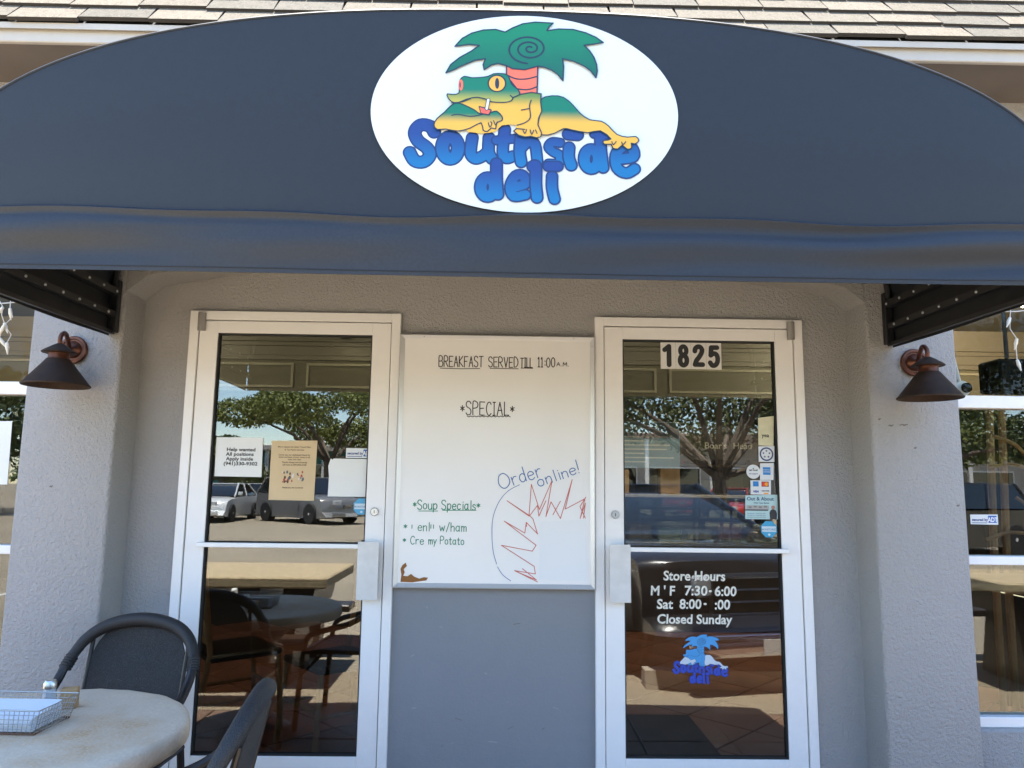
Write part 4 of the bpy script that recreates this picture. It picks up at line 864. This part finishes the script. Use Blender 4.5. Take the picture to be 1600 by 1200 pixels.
DCm = thing('security_camera', 'small white dome camera behind the top pane of right window', 'camera', (2.37, .20, 1.90)); mb = MB(); mb.lathe([(.04, 0), (.04, -.02), (.03, -.03)], (0, 0, 0), 20, 'Y'); obj('housing', mb, alu, DCm, local=True); mb = MB(); mb.lathe([(.026, .028), (.024, .04), (.014, .05), (.004, .054)], (0, 0, 0), 18, 'Y'); obj('lens', mb, mat('black lens', (.01, .01, .01), .1), DCm, local=True); mb = MB(); mb.tube([(0, .02, .02), (0, .1, .3), (0, .1, .72)], .01, 6); obj('stem', mb, alu, DCm, local=True)
# deli counter and what stands on it
CT = thing('deli_counter', 'glass fronted deli counter at the back of the shop', 'counter', (2.2, 4.2, 0))
mb = MB(); mb.box(-1.3, 1.6, -.35, .45, 0, .85, .01); obj('base', mb, dkwood, CT, local=True); mb = MB(); mb.box(-1.3, 1.6, -.35, .45, 1.28, 1.31, .005); obj('counter_top', mb, mat('grey counter top', (.30, .28, .26), .4), CT, local=True)
mb = MB(); mb.box(-1.28, 1.58, -.335, -.33, .85, 1.28); obj('glass_front', mb, winglass, CT, local=True)
mb = MB(); mb.box(-1.3, 1.6, .40, .45, .85, 1.28); obj('case_back', mb, mat('case back', (.25, .23, .2), .5), CT, local=True)
for k in range(9):
    mb = MB(); mb.box(-1.2+k*.3, -.96+k*.3, -.25, .25, .855, .855+random.uniform(.08, .2), .02); tg = obj('food_tray', mb, mat('tray %d' % (k % 4), [(.40, .09, .05), (.35, .22, .08), (.14, .2, .06), (.45, .36, .25)][k % 4], .6, noise=(30, .5)), CT, local=True)
SG = thing('counter_sign', "dark hanging sign with pale Boar's Head lettering behind the right door", 'sign', (2.45, 3.9, 1.66)); mb = MB(); mb.box(-.95, .75, 0, .04, 0, .34); obj('sign_board', mb, mat('black sign', (.02, .018, .016), .5), SG, local=True)
for s, dx in (("Boar's", -.27), ('Head', .0)): text('lettering', s, mat('pale sign paint', (.34, .33, .29), .5), SG, 2.45+dx, 3.897, 1.77, .09, 'CENTER', .001)
for dx in (-.8, .6): mb = MB(); mb.tube([(dx, .02, .34), (dx, .02, 1.24)], .006, 5); obj('hanger', mb, iron, SG, local=True)
MN = thing('menu_board', 'blue menu board with rows of small print behind the right door', 'sign', (1.35, 3.2, 1.55)); mb = MB(); mb.box(-.36, .30, 0, .03, 0, .42, .004); obj('board', mb, mat('menu blue', (.10, .22, .33), .5, noise=(6, .2)), MN, local=True)
for k in range(9): mb = MB(); mb.box(-.33, -.33+random.uniform(.3, .58), -.002, .0, .05+k*.038, .062+k*.038); obj('print_row', mb, mat('menu print', (.45, .5, .52), .6), MN, local=True)
mb = MB(); mb.tube([(0, .015, .42), (0, .015, 1.35)], .008, 5); obj('hanger', mb, iron, MN, local=True)
for k, (x, w_, h_, lab) in enumerate(((1.75, .20, .32, 'brown paper carrier bag on the deli counter nearest the sign'), (1.25, .16, .24, 'smaller brown paper bag at the left end of the deli counter'))):
    BG = thing('paper_bag', lab, 'bag', (x, 4.1, 1.31)); mb = MB(); mb.box(-w_/2, w_/2, -.06, .06, 0, h_, .004); obj('bag_body', mb, mat('brown paper', (.36, .22, .11), .7, noise=(12, .2)), BG, local=True)
    mb = MB(); mb.tube(smooth([(-.04, 0, h_), (-.035, 0, h_+.07), (.035, 0, h_+.07), (.04, 0, h_)], 3), .004, 5); obj('handle', mb, MATS['brown paper'], BG, local=True)
SF = thing('back_shelf', 'wooden wall shelf of boxes and jars at the back of the deli', 'shelf', (2.4, 7.0, 0))
for z in (1.3, 1.7, 2.1): mb = MB(); mb.box(-2.2, 1.8, -.15, .18, z-.025, z); obj('shelf_board', mb, palewood, SF, local=True)
for dx in (-2.18, -.2, 1.78): mb = MB(); mb.box(dx-.02, dx+.02, -.14, .18, .0, 2.3); obj('upright', mb, palewood, SF, local=True)
for k in range(20):
    z = (1.3, 1.7)[k % 2]; x = .25+(k//2)*.38+random.uniform(-.05, .05); h_ = random.uniform(.12, .3); c = random.choice([(.4, .28, .12), (.4, .07, .04), (.2, .3, .1), (.45, .42, .36), (.08, .08, .1)])
    nb = k//2
    if abs(x-.22) < .1 or abs(x-2.2) < .1: continue
    BX = thing('shelf_box', '%s carton on the %s board of the back shelf, %s of its row' % ({(.4, .28, .12): 'tan', (.4, .07, .04): 'red', (.2, .3, .1): 'green', (.45, .42, .36): 'cream', (.08, .08, .1): 'black'}[c], 'lower' if z < 1.5 else 'middle', ('first', 'second', 'third', 'fourth', 'fifth', 'sixth', 'seventh', 'eighth', 'ninth', 'tenth')[nb]), 'box', (x, 6.98, z), 0, 'boxes on the back shelf'); mb = MB(); mb.box(-.1, .1, -.08, .08, 0, h_, .006); obj('carton', mb, mat('carton %.2f' % c[0]+'%.2f' % c[1], c, .6), BX, local=True)

# ------------------------------------------------------------------ across the parking lot (seen in the glass)
conc = mat('sunlit concrete', (.36, .31, .24), .85, noise=(8, .2), bump=[('n', 90, .4)])
mb = MB(); mb.prism([(-.09, 0), (.09, 0), (.065, .13), (-.065, .13)], 1.12, 3.0, 'X')
bmesh.ops.translate(mb.bm, verts=mb.bm.verts[:], vec=(0, -2.28, GZ)); tag(obj('wheel_stop', mb, conc, None), 'low concrete wheel stop under the nose of the black vehicle', 'wheel stop')
PT = thing('picnic_table', 'stone topped picnic table on the pebble strip reflected in left door', 'table', (-2.27, -2.52, GZ)); mb = MB(); mb.box(-1.05, 1.05, -.50, .50, .72, .80, .012); obj('table_top', mb, mat('pale stone slab', (.46, .36, .22), .8, noise=(20, .25), bump=[('n', 80, .5)]), PT, local=True)
for dx in (-.7, .7): mb = MB(); mb.prism([(-.28, 0), (.28, 0), (.14, .72), (-.14, .72)], dx-.06, dx+.06, 'X'); obj('leg', mb, dkwood, PT, local=True)
for sx in (-1, 1):
    mb = MB(); mb.box(-1.0, 1.0, sx*.76-.13, sx*.76+.13, .37, .43, .01); obj('bench_seat', mb, dkwood, PT, local=True)
    for dx in (-.7, .7): mb = MB(); mb.prism([(sx*.68-.09, 0), (sx*.68+.09, 0), (sx*.76+.06, .37), (sx*.76-.06, .37)], dx-.05, dx+.05, 'X'); obj('bench_leg', mb, dkwood, PT, local=True)
for dx in (-.85, -.45, 0, .45, .85): mb = MB(); mb.prism([(dx-.05, .54), (dx+.05, .54), (dx+.09, .72), (dx-.09, .72)], -.38, .38, 'Y'); obj('brace', mb, dkwood, PT, local=True)
mb = MB()
PT2 = copy_tree(PT); PT2.location = (4.85, -2.6, GZ); PT2['label'] = 'stone topped picnic table on the pebble strip to the right of the black vehicle'
PT['group'] = PT2['group'] = 'picnic tables on the pebble strip'
tyre = mat('tyre rubber', (.015, .015, .015), .8); rimm = mat('alloy rim', (.74, .74, .73), .35, .1); cglass = mat('car glass', (.01, .012, .014), .03, spec=1.0); chrome = mat('chrome', (.7, .7, .72), .08, 1)
lampm = mat('headlamp lens', (.5, .52, .55), .08, spec=1)
def paint(n, c): return mat('car paint '+n, c, .25, .2, coat=1.0)
def wheel(t, x, y, r, wd, side):
    o = MB(); o.lathe([(r*.66, -wd/2), (r*.95, -wd/2), (r, -wd*.35), (r, wd*.35), (r*.95, wd/2), (r*.66, wd/2)], (x, y, r), 32, 'X'); w_ = obj('wheel', o, tyre, t, local=True)
    o = MB(); s = side; xf = x+s*wd*.46
    o.lathe([(r*.60, 0), (r*.67, 0), (r*.67, -s*wd*.5), (r*.60, -s*wd*.5)], (xf, y, r), 32, 'X', closed=True)
    for k in range(6):
        a = k*PI/3+.2; m = Matrix.Translation((xf-s*.012, y, r)) @ Matrix.Rotation(a, 4, 'X'); o.box(-.012, .012, -r*.075, r*.075, r*.08, r*.62, 0, 1, m)
    o.lathe([(r*.13, -.02), (r*.13, .02)], (xf-s*.01, y, r), 14, 'X'); obj('rim', o, rimm, w_, local=True)
def car(name, label, cat, loc, rz, pm, L_, W_, prof, cabin, wr, grp=None, pickup=False):
    """prof: side outline (y forward, z); cabin: four (y,z) corners of the glasshouse"""
    t = thing(name, label, cat, loc, rz, grp); b = MB(); n = 13; prof = smooth(prof, 3, True)
    def slc(x):
        f = abs(x)/(W_/2); return [(y*(1-.075*f**3.5), z-(.05*f**4 if z > .5 else 0)) for y, z in prof]
    xs_ = [W_/2*math.sin(PI/2*(i/(n-1)*2-1)) for i in range(n)]; rings = [[b.bm.verts.new((x, p[0], p[1])) for p in slc(x)] for x in xs_]
    for i in range(n-1):
        for k in range(len(prof)): b.bm.faces.new((rings[i][k], rings[i+1][k], rings[i+1][(k+1) % len(prof)], rings[i][(k+1) % len(prof)]))
    b.bm.faces.new(rings[0]); b.bm.faces.new(rings[-1][::-1]); bd_ = obj('body', b, pm, t, local=True, angle=28)
    (y0, z0), (y1, z1), (y2, z2), (y3, z3) = cabin  # rear base, rear top, front top, front base
    k = MB(); wb, wt = W_*.47, W_*.38
    v = [k.bm.verts.new(p) for p in ((-wb, y0, z0), (wb, y0, z0), (wb, y3, z3), (-wb, y3, z3), (-wt, y1, z1), (wt, y1, z1), (wt, y2, z2), (-wt, y2, z2))]
    for f in ((0, 1, 5, 4), (1, 2, 6, 5), (2, 3, 7, 6), (3, 0, 4, 7), (4, 5, 6, 7), (3, 2, 1, 0)): k.bm.faces.new([v[i] for i in f])
    obj('window_glass', k, cglass, t, local=True)
    r_ = MB(); r_.box(-wt-.01, wt+.01, y1-.03, y2+.03, z1-.012, z1+.035, .02, 2); obj('roof', r_, pm, t, local=True)
    for sx in (-1, 1):
        for (ya, za, yb_, zb) in ((y3, z3, y2, z2), (y0, z0, y1, z1), ((y0+y3)/2, (z0+z3)/2, (y1+y2)/2, z1)):
            p = MB(); p.tube([(sx*(wb+.004), ya, za), (sx*(wt+.004), yb_, zb)], .035, 6); obj('pillar', p, pm, t, local=True)
    yf = max(p[0] for p in prof)
    for sx in (-1, 1):
        h = MB(); h.box(sx*W_*.30-.16, sx*W_*.30+.16, yf-.16, yf+.012-.04, z3*.66, z3*.66+.15, .02); obj('headlight', h, lampm, t, local=True)
        m_ = MB(); m_.box(sx*(W_/2+.09)-.09, sx*(W_/2+.09)+.09, y3-.25, y3-.15, z3+.02, z3+.16, .03, 2); obj('mirror', m_, pm, t, local=True)
        for yy in ((L_*.5-.80) if pickup else L_*.5-L_*.19, -L_*.5+L_*.2):
            wheel(t, sx*(W_/2-(.02 if pickup else .055)), yy, wr, .24, sx); a_ = MB(); a_.lathe([(wr*1.16, -.03), (wr*1.16, .03)], (sx*(W_/2-.13), yy, wr*1.02), 28, 'X'); obj('wheel_arch', a_, mat('arch black', (.006, .006, .006), .7), t, local=True)
    gw = .33 if pickup else .17; g = MB(); g.box(-W_*gw, W_*gw, yf-.08, yf+.014, z3*.54, z3*(.82 if pickup else .66), .02); obj('grille', g, mat('grille black', (.01, .01, .01), .3), t, local=True)
    for q in range(4): g = MB(); zz = z3*(.55+(.08 if pickup else .03)*q); g.box(-W_*gw, W_*gw, yf, yf+.02, zz, zz+.014); obj('grille_bar', g, chrome, t, local=True)
    g = MB(); g.box(-W_*.42, W_*.42, yf-.1, yf+.03, .28, .45, .04, 2); obj('bumper', g, chrome if pickup else pm, t, local=True); g = MB(); g.box(-.26, .26, yf+.03, yf+.036, .30, .41); obj('number_plate', g, paper, t, local=True)
    return t
def sedan_prof(L_, zb, zh): return [(-L_/2, .32), (-L_/2+.05, zb), (-L_/2+.5, zb+.05), (L_*.18, zh), (L_/2-.35, zh-.10), (L_/2-.08, zh-.26), (L_/2, .45), (L_/2-.08, .22), (-L_/2+.1, .22)]
car('parked_sedan', 'white sedan facing the deli across the lot', 'car', (-10.9, -26.0, GZ-.02), -.03, paint('white', (.75, .75, .73)), 4.5, 1.8, sedan_prof(4.5, .92, .95), ((-1.9, .95), (-1.2, 1.40), (.1, 1.42), (.95, .96)), .33, 'cars parked across the lot')
car('parked_sedan', 'silver sedan parked beside the white one across the lot', 'car', (-10.4, -30.5, GZ-.02), -1.2, paint('silver', (.42, .42, .42)), 4.6, 1.8, sedan_prof(4.6, .92, .95), ((-1.9, .95), (-1.2, 1.40), (.1, 1.42), (.95, .96)), .33, 'cars parked across the lot')
car('parked_suv', 'grey sport utility vehicle parked across the lot', 'car', (-7.3, -25.4, GZ-.02), -.85, paint('grey', (.20, .195, .19)), 4.7, 1.85, sedan_prof(4.7, 1.05, 1.08), ((-2.25, 1.08), (-1.9, 1.66), (.15, 1.68), (.95, 1.09)), .37, 'cars parked across the lot')
car('parked_suv', 'black sport utility vehicle parked nose in before the right door', 'car', (1.485, -4.96, GZ-.02), -.25, paint('black', (.012, .012, .014)), 5.2, 1.95, [(-2.6, .5), (-2.6, 1.0), (-.6, 1.04), (.95, 1.10), (2.3, 1.0), (2.55, .88), (2.6, .55), (2.5, .38), (-2.5, .40)], ((-2.3, 1.02), (-2.0, 1.50), (.2, 1.52), (1.2, 1.07)), .43, None, True)
car('parked_sedan', 'red hatchback parked far to the right across the lot', 'car', (9.5, -27, GZ-.02), .5, paint('red', (.35, .03, .02)), 4.2, 1.75, sedan_prof(4.2, .95, .97), ((-1.9, .97), (-1.6, 1.46), (.1, 1.48), (.9, .98)), .32, 'cars parked across the lot')
car('parked_suv', 'black sport utility vehicle parked on the right side of the lot', 'car', (10.6, -14.5, GZ-.02), 1.2, paint('black', (.012, .012, .014)), 4.7, 1.85, sedan_prof(4.7, 1.05, 1.08), ((-2.25, 1.08), (-1.9, 1.66), (.15, 1.68), (.95, 1.09)), .37, 'cars parked across the lot')
# trees
bark = mat('grey bark', (.13, .10, .075), .9, noise=(8, .3), bump=[('n', 30, .6)])
def leafmat(n, c): return mat('leaves '+n, c, .55, noise=(.9, .45), grain=[(6, .35)], spec=.35)
def crown_mesh(blobs, n, size, rng):
    c = rng.integers(0, len(blobs), n); Bc = np.array([b[:3] for b in blobs])[c]; Br = np.array([b[3:6] for b in blobs])[c]
    d = rng.normal(size=(n, 3)); d /= np.linalg.norm(d, axis=1)[:, None]; r = rng.uniform(.55, 1.05, n)[:, None]
    ctr = Bc+d*Br*r; a = rng.normal(size=(n, 3)); a /= np.linalg.norm(a, axis=1)[:, None]; b = np.cross(a, rng.normal(size=(n, 3))); b /= np.linalg.norm(b, axis=1)[:, None]
    s = size*rng.uniform(.6, 1.3, n)[:, None]; V = np.stack([ctr-a*s, ctr-b*s*.5, ctr+a*s, ctr+b*s*.5], 1).reshape(-1, 3)
    me = bpy.data.meshes.new('crown'); me.vertices.add(4*n); me.vertices.foreach_set('co', V.ravel()); me.loops.add(4*n); me.loops.foreach_set('vertex_index', np.arange(4*n)); me.polygons.add(n); me.polygons.foreach_set('loop_start', np.arange(n)*4); me.update(calc_edges=True); return me
def tree(label, x, y, H, cr, m, seed, n=7000, leaf=.16, base=.35, name='shade_tree', flatk=.45):
    rng = np.random.default_rng(seed); t = thing(name, label, 'tree', (x, y, GZ-.02), 0, 'trees across the parking lot'); hb = H*base; mb = MB()
    mb.tube([(0, 0, 0), (rng.uniform(-.1, .1), 0, hb*.5), (rng.uniform(-.2, .2), .1, hb)], [.24*H/7, .19*H/7, .17*H/7], 10); blobs = []
    for k in range(11):
        a = k*2.4; rr = cr*(.25+.6*math.sqrt((k+.5)/11)); z = H*(.98-.30*(rr/cr)**1.5)+rng.uniform(-.10, .05)*H-cr*.2
        if k % 3 == 2: z -= H*.16
        p = (rr*math.cos(a), rr*math.sin(a), z); blobs.append((*p, cr*rng.uniform(.28, .42), cr*rng.uniform(.28, .42), cr*rng.uniform(.28, .42)*flatk))
        mb.tube([(0, 0, hb*.9), (p[0]*.45, p[1]*.45, hb+(z-hb)*.55), p], [.11*H/7, .07*H/7, .02], 6)
    obj('trunk', mb, bark, t, local=True); link('crown', crown_mesh(blobs, n, leaf, rng), m, t)
lgA, lgB, lgC = leafmat('sunny', (.17, .19, .04)), leafmat('deep', (.09, .12, .035)), leafmat('olive', (.12, .135, .045))
tree('broad shade tree with spreading layered crown behind the parked cars', -9.2, -37, 8.0, 5.6, lgA, 3, 26000, .10, flatk=.36)
tree('lower dense tree to the left of the spreading one', -17.5, -41, 4.6, 3.6, lgB, 4, 13000, .11)
tree('rounded tree to the right of the spreading one', -1.6, -38, 5.6, 4.4, lgC, 5, 14000, .11)
tree('low branched oak standing behind the black vehicle', 5.5, -15.0, 6.4, 4.6, lgC, 9, 15000, .085, .3, flatk=.6)
tree('second oak farther right behind the black vehicle', 12.5, -19, 7.2, 5.0, lgB, 10, 15000, .095, .3, flatk=.6)
tree('tall oak standing left of the lot entrance', -24, -30, 8, 5.5, lgB, 12, 6000, .18)
tree('tree far right beyond the red hatchback', 21, -34, 7, 5.5, lgA, 14, 6000, .18)
def palm(label, x, y, H, seed):
    rng = np.random.default_rng(seed); t = thing('palm_tree', label, 'palm', (x, y, GZ-.02), 0, 'palms across the parking lot'); mb = MB(); mb.tube([(0, 0, 0), (.05, 0, H*.5), (.12, .02, H)], [.16, .12, .11], 10); obj('trunk', mb, bark, t, local=True)
    for k in range(18):
        a = k*2.4; up = rng.uniform(-.2, .9); fr = MB(); n = 9; L_ = rng.uniform(1.2, 1.7)
        sp_ = [Vector((.12+L_*u*math.cos(a)*math.cos(up*.6), .02+L_*u*math.sin(a)*math.cos(up*.6), H+L_*(u*up*.8-.75*u*u))) for u in np.linspace(0, 1, n)]
        side = Vector((-math.sin(a), math.cos(a), 0))
        for i in range(n-1):
            for s in (-1, 1):
                w_ = .42*math.sin(PI*min(1, (i+1)/n*.9+.1)); p = sp_[i]; q = sp_[i+1]; e = q+side*s*w_-Vector((0, 0, w_*.5)); fr.poly([p, q, e])
        obj('frond', fr, lgA, t, local=True)
palm('palm tree left of the spreading shade tree', -13.9, -34, 3.4, 1); palm('taller palm tree seen in the left window', -21.0, -33, 6.0, 2)
def shop(name, label, x0, x1, y, H, wm, rm, n):
    t = thing(name, label, 'building', ((x0+x1)/2, y, GZ-.02)); mb = MB(); mb.box(x0, x1, y-8, y, GZ-.02, H, .02); obj('wall', mb, wm, t)
    mb = MB(); mb.box(x0-.6, x1+.6, y-8.4, y+1.6, H, H+.35, .03); obj('roof', mb, rm, t)
    k = (x1-x0)/n
    for i in range(n):
        a = x0+i*k+.4; mb = MB(); mb.box(a-.08, a+k-.72, y, y+.05, .35, 2.6); f = obj('window', mb, alu, t); mb = MB(); mb.box(a, a+k-.8, y+.05, y+.06, .45, 2.5); obj('pane', mb, cglass, f)
    for i in range(n+1):
        mb = MB(); xx = x0+i*k; mb.box(xx-.12, xx+.12, y+1.2, y+1.45, GZ-.02, H, .02); obj('post', mb, alu, t)
shop('corner_shop', 'low turquoise shop building behind the shade trees', -26, -4, -46, 3.4, mat('turquoise paint', (.06, .30, .32), .7), white_trim, 6)
shop('strip_mall', 'long pale strip mall building behind the oaks', 1, 36, -42, 4.2, mat('pale mall stucco', (.45, .42, .38), .8), mat('terracotta mall roof', (.30, .20, .15), .8), 9)
UP = thing('utility_pole', 'wooden utility pole with a crossarm right of the shade tree', 'pole', (-6.0, -33.5, GZ-.02)); mb = MB(); mb.tube([(0, 0, 0), (0, 0, 8.6)], [.14, .1], 10); obj('pole', mb, bark, UP, local=True); mb = MB(); mb.box(-1.1, 1.1, -.06, .06, 7.7, 7.85); obj('crossarm', mb, bark, UP, local=True); mb = MB(); mb.lathe([(.16, 4.6), (.16, 5.3), (.1, 5.4)], (0.1, .22, 0), 12); obj('transformer', mb, mat('transformer grey', (.45, .46, .46), .5), UP, local=True)
rng = np.random.default_rng(40); blobs = [(-150+i*5+rng.uniform(-2, 2), -72+rng.uniform(-5, 5), rng.uniform(1.5, 4.5), 4, 3, rng.uniform(1.8, 3.2)) for i in range(61)]
o = link('tree_line', crown_mesh(blobs, 16000, .42, rng), lgB); tag(o, 'distant dark line of trees behind the shops', None, None, 'stuff')
